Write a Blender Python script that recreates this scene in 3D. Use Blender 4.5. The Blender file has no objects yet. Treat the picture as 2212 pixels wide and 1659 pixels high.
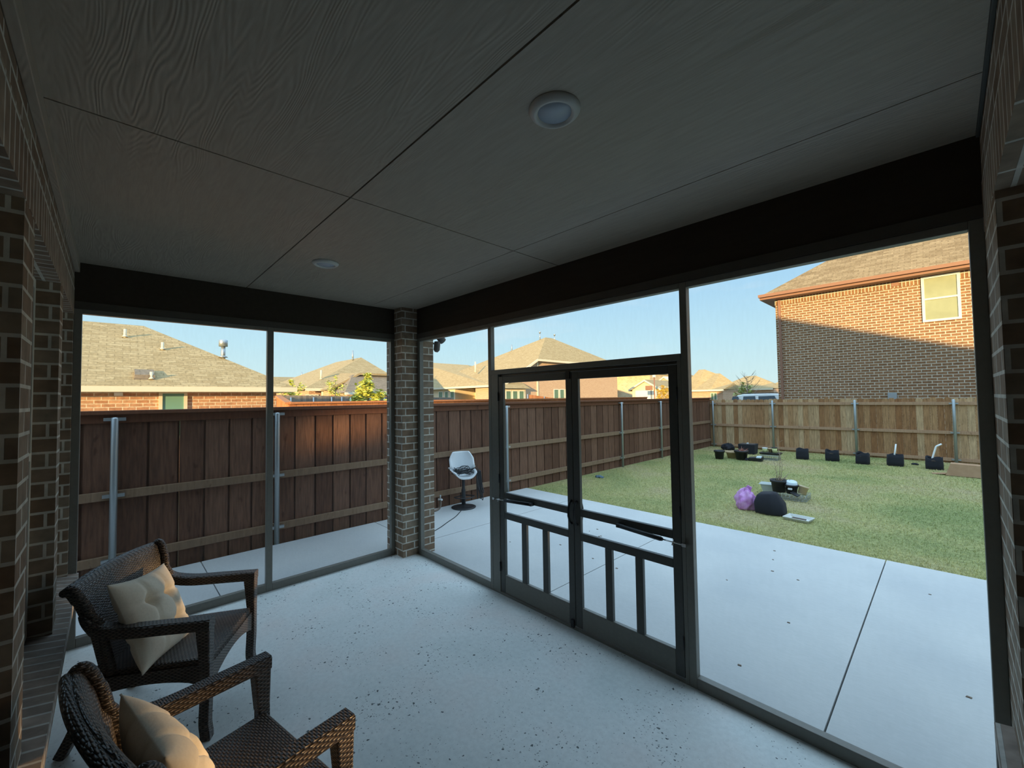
import bpy, bmesh, math, random
from mathutils import Vector, Matrix
random.seed(7)
R = math.radians
SC = bpy.context.scene
COL = SC.collection

# ------------------------------------------------------------------ camera
CAM = Vector((4.47864, -2.58654, 1.78))
FW = Vector((-0.720705, 0.692352, 0.0351119))
RT = Vector((0.692346, 0.721424, -0.0142982))
UP = Vector((0.03523, -0.0140048, 0.999281))
FPX = 900.28
cd = bpy.data.cameras.new('camera')
cam = bpy.data.objects.new('camera', cd)
COL.objects.link(cam)
cd.sensor_fit = 'HORIZONTAL'
cd.sensor_width = 36.0
cd.lens = FPX * 36.0 / 2212.0
cd.clip_start = 0.02
cd.clip_end = 600
m3 = Matrix((RT, UP, -FW)).transposed()
cam.matrix_world = Matrix.Translation(CAM) @ m3.to_4x4()
SC.camera = cam

# ------------------------------------------------------------------ view, sky, sun
SC.view_settings.view_transform = 'Standard'
SC.view_settings.look = 'None'
SC.view_settings.gamma = 1.0
SC.view_settings.use_curve_mapping = False
SC.view_settings.exposure = 0.17
SC.cycles.max_bounces = 12
SC.cycles.diffuse_bounces = 6
SC.cycles.transparent_max_bounces = 16

SUN_DIR = Vector((-0.43, 0.90, -0.110)).normalized()     # the way sunlight travels
w = bpy.data.worlds.new('evening_sky')
SC.world = w
w.use_nodes = True
nt = w.node_tree
nt.nodes.clear()
def N(nt, t, **kw):
    n = nt.nodes.new(t)
    for k, v in kw.items():
        if k in n.inputs: n.inputs[k].default_value = v
        else: setattr(n, k, v)
    return n
tc = N(nt, 'ShaderNodeTexCoord')
sx = N(nt, 'ShaderNodeSeparateXYZ'); nt.links.new(tc.outputs['Generated'], sx.inputs[0])
mp = N(nt, 'ShaderNodeMapping'); mp.inputs['Scale'].default_value = (2.2, 2.2, 9)
nt.links.new(tc.outputs['Generated'], mp.inputs[0])
nz = N(nt, 'ShaderNodeTexNoise'); nz.inputs['Scale'].default_value = 2.2; nz.inputs['Detail'].default_value = 6
nt.links.new(mp.outputs[0], nz.inputs['Vector'])
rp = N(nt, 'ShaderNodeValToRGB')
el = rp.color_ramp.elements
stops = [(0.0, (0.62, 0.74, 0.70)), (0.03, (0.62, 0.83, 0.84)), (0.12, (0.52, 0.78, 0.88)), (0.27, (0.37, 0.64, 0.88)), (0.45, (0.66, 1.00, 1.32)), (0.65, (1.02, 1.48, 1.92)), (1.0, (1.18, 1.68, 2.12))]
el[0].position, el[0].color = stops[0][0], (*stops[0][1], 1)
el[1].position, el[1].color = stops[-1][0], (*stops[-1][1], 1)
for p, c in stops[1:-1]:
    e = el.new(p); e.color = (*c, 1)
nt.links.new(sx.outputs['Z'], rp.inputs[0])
cl = N(nt, 'ShaderNodeValToRGB'); cl.color_ramp.elements[0].position = 0.56; cl.color_ramp.elements[1].position = 0.8
nt.links.new(nz.outputs[0], cl.inputs[0])
mm = N(nt, 'ShaderNodeMath', operation='MULTIPLY'); mm.inputs[1].default_value = 0.35
nt.links.new(cl.outputs[0], mm.inputs[0])
mx = N(nt, 'ShaderNodeMixRGB'); mx.inputs['Color2'].default_value = (0.78, 0.86, 0.88, 1)
nt.links.new(mm.outputs[0], mx.inputs['Fac']); nt.links.new(rp.outputs[0], mx.inputs['Color1'])
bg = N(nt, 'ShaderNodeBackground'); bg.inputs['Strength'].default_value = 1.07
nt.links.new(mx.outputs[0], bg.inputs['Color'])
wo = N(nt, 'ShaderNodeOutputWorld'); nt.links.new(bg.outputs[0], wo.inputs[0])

sl = bpy.data.lights.new('sun', 'SUN')
sl.energy = 8.8
sl.color = (1.0, 0.71, 0.33)
sl.angle = R(0.6)
so = bpy.data.objects.new('sun', sl)
COL.objects.link(so)
so.rotation_euler = SUN_DIR.to_track_quat('-Z', 'Y').to_euler()
so.location = (20, -30, 20)

# ------------------------------------------------------------------ helpers
def at(axis, val, px, py):
    """world point seen at photo pixel (px, py) on the plane axis = val"""
    d = FW + RT * ((px - 1106) / FPX) - UP * ((py - 829.5) / FPX)
    t = (val - CAM[axis]) / d[axis]
    return CAM + d * t

class MB:
    def __init__(self):
        self.v = []; self.f = []; self.s = []; self.u = {}
    def add(self, verts, faces, smooth=False):
        o = len(self.v)
        self.v += [tuple(p) for p in verts]
        for f in faces:
            self.f.append([i + o for i in f]); self.s.append(smooth)
        return self
    def box(self, x0, x1, y0, y1, z0, z1):
        x0, x1 = min(x0, x1), max(x0, x1); y0, y1 = min(y0, y1), max(y0, y1); z0, z1 = min(z0, z1), max(z0, z1)
        v = [(x0,y0,z0),(x1,y0,z0),(x1,y1,z0),(x0,y1,z0),(x0,y0,z1),(x1,y0,z1),(x1,y1,z1),(x0,y1,z1)]
        return self.add(v, [(0,3,2,1),(4,5,6,7),(0,1,5,4),(1,2,6,5),(2,3,7,6),(3,0,4,7)])
    def hexa(self, b, t):
        """four bottom corners and four top corners, both counter-clockwise from above"""
        return self.add(list(b) + list(t), [(0,3,2,1),(4,5,6,7),(0,1,5,4),(1,2,6,5),(2,3,7,6),(3,0,4,7)])
    def prism(self, pts, a, b, axis):
        """extrude a 2D outline along an axis between a and b; pts are the other two coordinates in order"""
        n = len(pts)
        def P(q, t):
            if axis == 0: return (t, q[0], q[1])
            if axis == 1: return (q[0], t, q[1])
            return (q[0], q[1], t)
        v = [P(q, a) for q in pts] + [P(q, b) for q in pts]
        f = [list(range(n))[::-1], list(range(n, 2*n))] + [(i, (i+1) % n, n + (i+1) % n, n + i) for i in range(n)]
        return self.add(v, f)
    def tube(self, path, r, n=10, caps=True, smooth=True):
        path = [Vector(p) for p in path]
        rr = r if isinstance(r, (list, tuple)) else [r] * len(path)
        v = []; f = []
        t0 = (path[1] - path[0]).normalized()
        ref = Vector((0, 0, 1)) if abs(t0.z) < 0.9 else Vector((1, 0, 0))
        a = t0.cross(ref).normalized()
        for i, p in enumerate(path):
            t = (path[min(i+1, len(path)-1)] - path[max(i-1, 0)]).normalized()
            a = (a - t * a.dot(t)).normalized(); b = t.cross(a)
            for k in range(n):
                q = 2 * math.pi * k / n
                v.append(p + (a * math.cos(q) + b * math.sin(q)) * rr[i])
        for i in range(len(path) - 1):
            for k in range(n):
                f.append((i*n+k, i*n+(k+1) % n, (i+1)*n+(k+1) % n, (i+1)*n+k))
        self.add(v, f, smooth)
        if caps:
            o = len(self.v) - len(v)
            self.f.append([o + k for k in range(n)][::-1]); self.s.append(False)
            self.f.append([o + (len(path)-1)*n + k for k in range(n)]); self.s.append(False)
        return self
    def sweep(self, path, prof, up=(0, 0, 1)):
        """sweep a closed 2D profile (side, up) along a path"""
        path = [Vector(p) for p in path]; n = len(prof); v = []; f = []
        for i, p in enumerate(path):
            t = (path[min(i+1, len(path)-1)] - path[max(i-1, 0)]).normalized()
            s = t.cross(Vector(up)).normalized(); q = s.cross(t)
            pr = prof[i] if isinstance(prof[0][0], (list, tuple)) else prof
            for a, b in pr: v.append(p + s * a + q * b)
        n = len(prof[0]) if isinstance(prof[0][0], (list, tuple)) else n
        for i in range(len(path) - 1):
            for k in range(n):
                f.append((i*n+k, i*n+(k+1) % n, (i+1)*n+(k+1) % n, (i+1)*n+k))
        f.append(list(range(n))[::-1]); f.append([(len(path)-1)*n + k for k in range(n)])
        return self.add(v, f)
    def lathe(self, prof, c=(0, 0, 0), n=24, smooth=True, axis='z', closed=False):
        v = []; f = []
        for r, z in prof:
            for k in range(n):
                q = 2 * math.pi * k / n
                p = (r * math.cos(q), r * math.sin(q), z)
                if axis == 'x': p = (z, p[0], p[1])
                v.append((c[0] + p[0], c[1] + p[1], c[2] + p[2]))
        for i in range(len(prof) - 1):
            for k in range(n):
                f.append((i*n+k, i*n+(k+1) % n, (i+1)*n+(k+1) % n, (i+1)*n+k))
        self.add(v, f, smooth)
        o = len(self.v) - len(v)
        if not closed:
            self.f.append([o + k for k in range(n)][::-1]); self.s.append(False)
            self.f.append([o + (len(prof)-1)*n + k for k in range(n)]); self.s.append(False)
        return self
    def build(self, name, m, parent=None, world=False, bevel=0.0, uvo=(0, 0)):
        me = bpy.data.meshes.new(name)
        v = self.v
        if parent is not None and world:
            inv = (Matrix.Translation(parent.location) @ parent.rotation_euler.to_matrix().to_4x4()).inverted()
            if parent.parent is not None: inv = inv @ (Matrix.Translation(parent.parent.location) @ parent.parent.rotation_euler.to_matrix().to_4x4()).inverted()
            v = [tuple(inv @ Vector(p)) for p in v]
        me.from_pydata(v, [], self.f)
        me.polygons.foreach_set('use_smooth', self.s)
        uv = me.uv_layers.new(name='UVMap')
        Z = Vector((0, 0, 1))
        for p in me.polygons:
            n = p.normal
            if abs(n.z) > 0.97: U, V = Vector((1, 0, 0)), Vector((0, 1, 0))
            else:
                U = Z.cross(n).normalized(); V = n.cross(U)
            for li in p.loop_indices:
                co = me.vertices[me.loops[li].vertex_index].co
                uv.data[li].uv = (co.dot(U) + uvo[0], co.dot(V) + uvo[1])
        o = bpy.data.objects.new(name, me)
        if m is not None: me.materials.append(m)
        COL.objects.link(o)
        if parent is not None: o.parent = parent
        if bevel:
            b = o.modifiers.new('bevel', 'BEVEL'); b.width = bevel; b.segments = 2; b.limit_method = 'ANGLE'; b.angle_limit = R(40)
        me.update()
        return o

def tag(o, label, cat, group=None, kind=None):
    o['label'] = label; o['category'] = cat
    if group: o['group'] = group
    if kind: o['kind'] = kind
    return o
def thing(name, label, cat, loc=(0, 0, 0), rz=0.0, group=None, kind=None):
    o = bpy.data.objects.new(name, None); COL.objects.link(o)
    o.location = loc; o.rotation_euler = (0, 0, rz); o.empty_display_size = 0.1
    return tag(o, label, cat, group, kind)
def copy_tree(o, parent=None):
    c = o.copy(); COL.objects.link(c)
    if parent is not None: c.parent = parent
    for ch in list(o.children): copy_tree(ch, c)
    return c

# ------------------------------------------------------------------ materials
def mat(name, rgb=(0.5, 0.5, 0.5), rough=0.6, metal=0.0, spec=None):
    m = bpy.data.materials.new(name); m.use_nodes = True
    b = m.node_tree.nodes['Principled BSDF']
    b.inputs['Base Color'].default_value = (*rgb, 1)
    b.inputs['Roughness'].default_value = rough
    b.inputs['Metallic'].default_value = metal
    if spec is not None: b.inputs['Specular IOR Level'].default_value = spec
    return m
def parts(m): return m.node_tree, m.node_tree.nodes['Principled BSDF']
def lk(nt, a, b): nt.links.new(a, b)
def ramp(nt, src, stops):
    r = nt.nodes.new('ShaderNodeValToRGB'); e = r.color_ramp.elements
    e[0].position = stops[0][0]; e[0].color = (*stops[0][1], 1)
    e[1].position = stops[-1][0]; e[1].color = (*stops[-1][1], 1)
    for p, c in stops[1:-1]:
        x = e.new(p); x.color = (*c, 1)
    lk(nt, src, r.inputs[0]); return r
def noise(nt, coord, scale, detail=3, scl=(1, 1, 1), rough=0.5):
    mpn = N(nt, 'ShaderNodeMapping'); mpn.inputs['Scale'].default_value = scl
    lk(nt, coord, mpn.inputs[0])
    n = N(nt, 'ShaderNodeTexNoise'); n.inputs['Scale'].default_value = scale; n.inputs['Detail'].default_value = detail; n.inputs['Roughness'].default_value = rough
    lk(nt, mpn.outputs[0], n.inputs['Vector']); return n
def mixc(nt, fac, a, b, mode='MIX'):
    x = N(nt, 'ShaderNodeMixRGB', blend_type=mode)
    for s, i in ((fac, 'Fac'), (a, 'Color1'), (b, 'Color2')):
        if hasattr(s, 'is_output'): lk(nt, s, x.inputs[i])
        elif i == 'Fac': x.inputs[i].default_value = s
        else: x.inputs[i].default_value = (*s, 1)
    return x
def math_(nt, op, a, b=None):
    x = N(nt, 'ShaderNodeMath', operation=op)
    for s, i in ((a, 0), (b, 1)):
        if s is None: continue
        if hasattr(s, 'is_output'): lk(nt, s, x.inputs[i])
        else: x.inputs[i].default_value = s
    return x.outputs[0]
def bump(nt, h, bs, strength=0.5, dist=0.01):
    x = N(nt, 'ShaderNodeBump'); x.inputs['Strength'].default_value = strength; x.inputs['Distance'].default_value = dist
    lk(nt, h, x.inputs['Height']); lk(nt, x.outputs[0], bs.inputs['Normal'])
def varied(name, a, b, scale=8, rough=0.7, scl=(1, 1, 1), bstr=0.0, detail=4, lo=0.3, hi=0.7, metal=0.0):
    m = mat(name, a, rough, metal); nt, bs = parts(m)
    c = N(nt, 'ShaderNodeTexCoord').outputs['Object']
    n = noise(nt, c, scale, detail, scl)
    r = ramp(nt, n.outputs[0], [(lo, a), (hi, b)]); lk(nt, r.outputs[0], bs.inputs['Base Color'])
    if bstr: bump(nt, n.outputs[0], bs, bstr, 0.01)
    return m
def brick(name, c1, c2, mortar, bw=0.21, rh=0.0802, ms=0.007, tone=None, rough=0.85, bstr=0.5, off=0.5, c3=None):
    m = mat(name, c1, rough, 0, 0.2); nt, bs = parts(m)
    uv = N(nt, 'ShaderNodeTexCoord').outputs['UV']
    b = N(nt, 'ShaderNodeTexBrick'); lk(nt, uv, b.inputs['Vector'])
    b.offset = off
    b.inputs['Scale'].default_value = 1.0
    b.inputs['Brick Width'].default_value = bw; b.inputs['Row Height'].default_value = rh
    b.inputs['Mortar Size'].default_value = ms; b.inputs['Mortar Smooth'].default_value = 0.15
    b.inputs['Color1'].default_value = (*c1, 1); b.inputs['Color2'].default_value = (*c2, 1)
    b.inputs['Mortar'].default_value = (*mortar, 1)
    n = noise(nt, uv, 14, 5)
    r = ramp(nt, n.outputs[0], [(0.3, (0.72, 0.72, 0.72)), (0.7, (1.12, 1.12, 1.12))])
    x = mixc(nt, 1.0, b.outputs['Color'], r.outputs[0], 'MULTIPLY')
    lk(nt, x.outputs[0], bs.inputs['Base Color'])
    h = mixc(nt, 0.3, b.outputs['Fac'], n.outputs[0])
    inv = math_(nt, 'SUBTRACT', 1.0, b.outputs['Fac'])
    h2 = math_(nt, 'ADD', inv, math_(nt, 'MULTIPLY', n.outputs[0], 0.35))
    bump(nt, h2, bs, bstr, 0.008)
    return m

M = {}
M['frame'] = varied('bronze_paint', (0.165, 0.158, 0.135), (0.185, 0.178, 0.152), 40, 0.42)
M['door'] = varied('dark_door_paint', (0.055, 0.055, 0.049), (0.066, 0.065, 0.058), 40, 0.4)
M['steel'] = mat('galvanised_steel', (0.42, 0.46, 0.48), 0.42, 0.75)
M['chrome'] = mat('chrome', (0.8, 0.8, 0.8), 0.15, 1.0)
M['black_plastic'] = mat('black_plastic', (0.012, 0.012, 0.014), 0.45)
M['black_fabric'] = varied('black_felt', (0.010, 0.011, 0.016), (0.018, 0.019, 0.026), 60, 0.95)
M['white_plastic'] = mat('white_plastic', (0.75, 0.78, 0.80), 0.4)
M['white_paint'] = mat('white_trim_paint', (0.72, 0.68, 0.58), 0.6)
M['cream_trim'] = mat('cream_trim_paint', (0.66, 0.60, 0.46), 0.6)
M['brown_trim'] = mat('brown_trim_paint', (0.26, 0.13, 0.08), 0.6)
M['brick_porch'] = brick('porch_brick', (0.215, 0.138, 0.088), (0.30, 0.232, 0.168), (0.62, 0.58, 0.50))
M['soldier'] = brick('soldier_brick', (0.235, 0.155, 0.105), (0.33, 0.25, 0.18), (0.62, 0.58, 0.50), bw=0.0802, rh=0.22, off=0.0)
M['rowlock'] = brick('rowlock_brick', (0.26, 0.205, 0.165), (0.36, 0.29, 0.24), (0.52, 0.49, 0.44), bw=0.0802, rh=0.5, off=0.0)
M['brick_tan'] = brick('tan_house_brick', (0.235, 0.120, 0.058), (0.31, 0.168, 0.085), (0.60, 0.53, 0.42), bw=0.235, rh=0.092, ms=0.011)
M['brick_orange'] = brick('orange_house_brick', (0.44, 0.225, 0.130), (0.55, 0.325, 0.20), (0.72, 0.62, 0.49), bw=0.24, rh=0.085, ms=0.009)
M['brick_pink'] = brick('pink_house_brick', (0.52, 0.34, 0.22), (0.58, 0.40, 0.26), (0.60, 0.46, 0.33), bw=0.3, rh=0.1, ms=0.006, bstr=0.2)
M['stone'] = brick('pale_stone', (0.62, 0.50, 0.33), (0.50, 0.39, 0.25), (0.66, 0.56, 0.40), bw=0.6, rh=0.3, ms=0.02)
M['siding'] = varied('cream_siding', (0.66, 0.53, 0.35), (0.70, 0.57, 0.38), 5, 0.8)
def shingle(name, a, b):
    m = brick(name, a, b, tuple(x * 0.82 for x in a), bw=0.30, rh=0.125, ms=0.007, rough=0.95, bstr=0.25)
    return m
M['roof_tan'] = shingle('tan_shingles', (0.37, 0.275, 0.140), (0.47, 0.365, 0.200))
M['roof_brown'] = shingle('brown_shingles', (0.225, 0.160, 0.085), (0.345, 0.260, 0.150))
M['roof_gray'] = shingle('gray_brown_shingles', (0.34, 0.255, 0.135), (0.42, 0.325, 0.18))
M['roof_dark'] = shingle('dark_shingles', (0.22, 0.18, 0.135), (0.28, 0.23, 0.17))
M['blind'] = varied('window_blind', (0.235, 0.26, 0.15), (0.29, 0.32, 0.19), 3, 0.5)
M['teal_glass'] = mat('teal_window_glass', (0.16, 0.32, 0.26), 0.25)
M['green_glass'] = mat('green_window_glass', (0.12, 0.20, 0.13), 0.25)
M['dark_glass'] = mat('dark_glass', (0.025, 0.035, 0.045), 0.08)

# wood fence boards: a different tone per board, grain along z
def wood(name, dark, mid, light, grain=1.0, rough=0.85):
    m = mat(name, mid, rough, 0, 0.2); nt, bs = parts(m)
    g = N(nt, 'ShaderNodeNewGeometry')
    co = N(nt, 'ShaderNodeTexCoord').outputs['Object']
    r1 = ramp(nt, g.outputs['Random Per Island'], [(0.0, dark), (0.5, mid), (1.0, light)])
    off = N(nt, 'ShaderNodeVectorMath', operation='SCALE'); off.inputs[0].default_value = (31, 17, 23)
    lk(nt, g.outputs['Random Per Island'], off.inputs['Scale'])
    ad = N(nt, 'ShaderNodeVectorMath', operation='ADD'); lk(nt, co, ad.inputs[0]); lk(nt, off.outputs[0], ad.inputs[1])
    n = noise(nt, ad.outputs[0], 6, 5, (7, 7, 0.7), 0.6)
    r2 = ramp(nt, n.outputs[0], [(0.25, (1 - 0.5 * grain,) * 3), (0.75, (1 + 0.25 * grain,) * 3)])
    n3 = noise(nt, ad.outputs[0], 9, 2, (1.6, 1.6, 0.8))
    r3 = ramp(nt, n3.outputs[0], [(0.66, (1, 1, 1)), (0.74, (0.55, 0.5, 0.48))])
    x = mixc(nt, 1.0, r1.outputs[0], r2.outputs[0], 'MULTIPLY')
    y = mixc(nt, 0.7, x.outputs[0], r3.outputs[0], 'MULTIPLY')
    lk(nt, y.outputs[0], bs.inputs['Base Color'])
    bump(nt, n.outputs[0], bs, 0.35, 0.006)
    return m
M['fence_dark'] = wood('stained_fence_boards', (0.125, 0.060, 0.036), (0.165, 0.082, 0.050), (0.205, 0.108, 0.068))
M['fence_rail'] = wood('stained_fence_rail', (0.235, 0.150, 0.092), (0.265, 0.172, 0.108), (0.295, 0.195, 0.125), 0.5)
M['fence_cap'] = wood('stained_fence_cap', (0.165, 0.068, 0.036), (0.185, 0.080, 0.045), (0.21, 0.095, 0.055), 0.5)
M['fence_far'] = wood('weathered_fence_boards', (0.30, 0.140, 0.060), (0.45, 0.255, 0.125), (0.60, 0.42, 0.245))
M['fence_far_rail'] = wood('weathered_fence_rail', (0.42, 0.25, 0.15), (0.46, 0.285, 0.175), (0.50, 0.32, 0.20), 0.5)
M['fence_gray'] = wood('gray_fence_boards', (0.17, 0.145, 0.125), (0.21, 0.18, 0.155), (0.25, 0.215, 0.185), 0.6)
M['fence_orange'] = wood('orange_fence_boards', (0.42, 0.16, 0.06), (0.48, 0.19, 0.08), (0.54, 0.23, 0.10), 0.4)
M['cardboard'] = varied('cardboard', (0.36, 0.21, 0.115), (0.43, 0.26, 0.15), 10, 0.85)

# concrete
m = mat('patio_floor_concrete', (0.6, 0.6, 0.58), 0.55); nt, bs = parts(m)
co = N(nt, 'ShaderNodeTexCoord').outputs['Object']
n1 = noise(nt, co, 1.6, 5); n2 = noise(nt, co, 34, 6, (1, 1, 1), 0.65); n3 = noise(nt, co, 2.6, 4)
base = ramp(nt, n1.outputs[0], [(0.3, (0.68, 0.73, 0.71)), (0.52, (0.77, 0.80, 0.78)), (0.72, (0.78, 0.75, 0.72))])
fine = ramp(nt, n2.outputs[0], [(0.30, (0.90, 0.90, 0.90)), (0.6, (1.02, 1.02, 1.02))])
bse = mixc(nt, 1.0, base.outputs[0], fine.outputs[0], 'MULTIPLY')
# scattered dark flecks, denser in clusters
vo = N(nt, 'ShaderNodeTexVoronoi'); vo.inputs['Scale'].default_value = 36; vo.inputs['Randomness'].default_value = 1.0
wn = noise(nt, co, 30, 3); wv = mixc(nt, 0.035, co, wn.outputs['Color'])
lk(nt, wv.outputs[0], vo.inputs['Vector'])
sp = N(nt, 'ShaderNodeSeparateXYZ'); lk(nt, vo.outputs['Color'], sp.inputs[0])
size = math_(nt, 'MULTIPLY', math_(nt, 'POWER', sp.outputs[0], 2.4), 0.29)
dens = ramp(nt, n3.outputs[0], [(0.36, (0.22,) * 3), (0.62, (1.0,) * 3)])
size2 = math_(nt, 'MULTIPLY', size, math_(nt, 'ADD', math_(nt, 'MULTIPLY', dens.outputs[0], 1.0), 0.12))
fl = math_(nt, 'LESS_THAN', vo.outputs['Distance'], size2)
vo2 = N(nt, 'ShaderNodeTexVoronoi'); vo2.inputs['Scale'].default_value = 85; lk(nt, wv.outputs[0], vo2.inputs['Vector'])
sp2 = N(nt, 'ShaderNodeSeparateXYZ'); lk(nt, vo2.outputs['Color'], sp2.inputs[0])
sz = math_(nt, 'MULTIPLY', math_(nt, 'MULTIPLY', math_(nt, 'POWER', sp2.outputs[1], 3.0), 0.42), dens.outputs[0])
fl2 = math_(nt, 'LESS_THAN', vo2.outputs['Distance'], sz)
fm = math_(nt, 'MAXIMUM', fl, math_(nt, 'MULTIPLY', fl2, 0.65))
fin = mixc(nt, fm, bse.outputs[0], (0.085, 0.10, 0.10))
lk(nt, fin.outputs[0], bs.inputs['Base Color']); bump(nt, n2.outputs[0], bs, 0.12, 0.004)
M['floor'] = m
m = mat('slab_concrete', (0.5, 0.5, 0.49), 0.75); nt, bs = parts(m)
co = N(nt, 'ShaderNodeTexCoord').outputs['Object']
n1 = noise(nt, co, 0.9, 6); n2 = noise(nt, co, 26, 6, (1, 3, 1), 0.7)
base = ramp(nt, n1.outputs[0], [(0.3, (0.46, 0.47, 0.47)), (0.7, (0.56, 0.56, 0.54))])
fine = ramp(nt, n2.outputs[0], [(0.3, (0.93, 0.93, 0.93)), (0.7, (1.04, 1.04, 1.04))])
x = mixc(nt, 1.0, base.outputs[0], fine.outputs[0], 'MULTIPLY'); lk(nt, x.outputs[0], bs.inputs['Base Color'])
bump(nt, n2.outputs[0], bs, 0.15, 0.004); M['slab'] = m

# painted siding panels on the ceiling, embossed cedar grain along x
m = mat('painted_siding_panel', (0.24, 0.23, 0.20), 0.5); nt, bs = parts(m)
co = N(nt, 'ShaderNodeTexCoord').outputs['Object']
mpn = N(nt, 'ShaderNodeMapping'); mpn.inputs['Scale'].default_value = (0.55, 4.2, 1); lk(nt, co, mpn.inputs[0])
dn = N(nt, 'ShaderNodeTexNoise'); dn.inputs['Scale'].default_value = 1.1; dn.inputs['Detail'].default_value = 2.5; lk(nt, mpn.outputs[0], dn.inputs['Vector'])
rings = math_(nt, 'SINE', math_(nt, 'MULTIPLY', dn.outputs[0], 260.0))
n2 = noise(nt, co, 30, 3, (0.25, 2.2, 1))
patch = noise(nt, co, 1.1, 2, (0.7, 2.0, 1)); pr = ramp(nt, patch.outputs[0], [(0.42, (0.12,) * 3), (0.62, (1.0,) * 3)])
h = math_(nt, 'ADD', math_(nt, 'MULTIPLY', rings, pr.outputs[0]), math_(nt, 'MULTIPLY', n2.outputs[0], 1.2))
bump(nt, h, bs, 0.40, 0.0014)
cr = ramp(nt, n2.outputs[0], [(0.3, (0.315, 0.258, 0.198)), (0.7, (0.365, 0.302, 0.235))]); lk(nt, cr.outputs[0], bs.inputs['Base Color'])
M['ceiling'] = m
M['beam'] = varied('beam_paint', (0.044, 0.034, 0.026), (0.052, 0.041, 0.032), 9, 0.6, (0.3, 3, 3), 0.1)
M['beam'].node_tree.nodes['Principled BSDF'].inputs['Specular IOR Level'].default_value = 0.12
M['beam_trim'] = varied('beam_trim_paint', (0.062, 0.054, 0.044), (0.072, 0.062, 0.051), 9, 0.55)
M['joint'] = mat('panel_joint', (0.05, 0.048, 0.042), 0.8)

# woven resin wicker on UV metres
def wicker(name, lo, hi, a=0.0085, p=0.030):
    m = mat(name, hi, 0.36); nt, bs = parts(m)
    uv = N(nt, 'ShaderNodeTexCoord').outputs['UV']
    s = N(nt, 'ShaderNodeSeparateXYZ'); lk(nt, uv, s.inputs[0])
    vv = math_(nt, 'DIVIDE', s.outputs[1], a)
    row = math_(nt, 'FLOOR', vv); fr = math_(nt, 'FRACT', vv)
    ph = math_(nt, 'ADD', math_(nt, 'MULTIPLY', s.outputs[0], 2 * math.pi / p), math_(nt, 'MULTIPLY', row, math.pi))
    sn = math_(nt, 'ADD', math_(nt, 'MULTIPLY', math_(nt, 'SINE', ph), 0.5), 0.5)
    pr = math_(nt, 'SINE', math_(nt, 'MULTIPLY', fr, math.pi))
    h = math_(nt, 'MULTIPLY', math_(nt, 'POWER', sn, 0.7), pr)
    r = ramp(nt, h, [(0.02, lo), (0.45, tuple((x + y) / 2 for x, y in zip(lo, hi))), (0.95, hi)])
    n = noise(nt, uv, 22, 3); rr = ramp(nt, n.outputs[0], [(0.3, (0.75,) * 3), (0.7, (1.2,) * 3)])
    x = mixc(nt, 1.0, r.outputs[0], rr.outputs[0], 'MULTIPLY'); lk(nt, x.outputs[0], bs.inputs['Base Color'])
    bump(nt, h, bs, 0.9, 0.004)
    return m
M['wicker'] = wicker('brown_wicker', (0.018, 0.014, 0.012), (0.175, 0.135, 0.108))
M['wicker_fine'] = wicker('brown_wicker_panel', (0.028, 0.022, 0.018), (0.245, 0.195, 0.155), 0.0075, 0.026)
m = varied('beige_cushion_cloth', (0.76, 0.66, 0.52), (0.81, 0.71, 0.565), 90, 0.95, bstr=0.08); M['cushion'] = m

# insect screen: fine grey mesh that lets most light through
m = bpy.data.materials.new('insect_screen'); m.use_nodes = True; nt = m.node_tree; nt.nodes.clear()
tr = N(nt, 'ShaderNodeBsdfTransparent'); di = N(nt, 'ShaderNodeBsdfDiffuse'); di.inputs['Color'].default_value = (0.16, 0.17, 0.18, 1)
uvn = N(nt, 'ShaderNodeTexCoord')
nn = noise(nt, uvn.outputs['Object'], 55, 2, (1, 1, 0.25)); fr = ramp(nt, nn.outputs[0], [(0.3, (0.070,) * 3), (0.7, (0.080,) * 3)])
ms = N(nt, 'ShaderNodeMixShader'); lk(nt, fr.outputs[0], ms.inputs['Fac']); lk(nt, tr.outputs[0], ms.inputs[1]); lk(nt, di.outputs[0], ms.inputs[2])
ou = N(nt, 'ShaderNodeOutputMaterial'); lk(nt, ms.outputs[0], ou.inputs[0]); M['screen'] = m

# lawn soil and turf tone, yellowed and bare patches
m = mat('lawn_turf', (0.2, 0.25, 0.1), 0.95, 0, 0.1); nt, bs = parts(m)
co = N(nt, 'ShaderNodeTexCoord').outputs['Object']
n1 = noise(nt, co, 0.55, 4); n2 = noise(nt, co, 18, 5)
base = ramp(nt, n1.outputs[0], [(0.32, (0.23, 0.26, 0.105)), (0.5, (0.34, 0.325, 0.14)), (0.68, (0.39, 0.325, 0.185))])
f2 = ramp(nt, n2.outputs[0], [(0.3, (0.62,) * 3), (0.7, (1.15,) * 3)])
x = mixc(nt, 1.0, base.outputs[0], f2.outputs[0], 'MULTIPLY'); lk(nt, x.outputs[0], bs.inputs['Base Color']); bump(nt, n2.outputs[0], bs, 0.6, 0.02)
M['turf'] = m
m = mat('grass_blades', (0.3, 0.35, 0.15), 0.8, 0, 0.2); nt, bs = parts(m)
g = N(nt, 'ShaderNodeNewGeometry'); co = N(nt, 'ShaderNodeTexCoord').outputs['Object']
n1 = noise(nt, co, 0.55, 4)
base = ramp(nt, n1.outputs[0], [(0.32, (0.29, 0.335, 0.135)), (0.5, (0.45, 0.43, 0.19)), (0.68, (0.54, 0.455, 0.265))])
rv = ramp(nt, g.outputs['Random Per Island'], [(0.0, (0.72, 0.78, 0.7)), (0.75, (1.1, 1.1, 1.05)), (1.0, (1.6, 1.4, 1.25))])
x = mixc(nt, 1.0, base.outputs[0], rv.outputs[0], 'MULTIPLY'); lk(nt, x.outputs[0], bs.inputs['Base Color'])
M['grass'] = m
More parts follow.
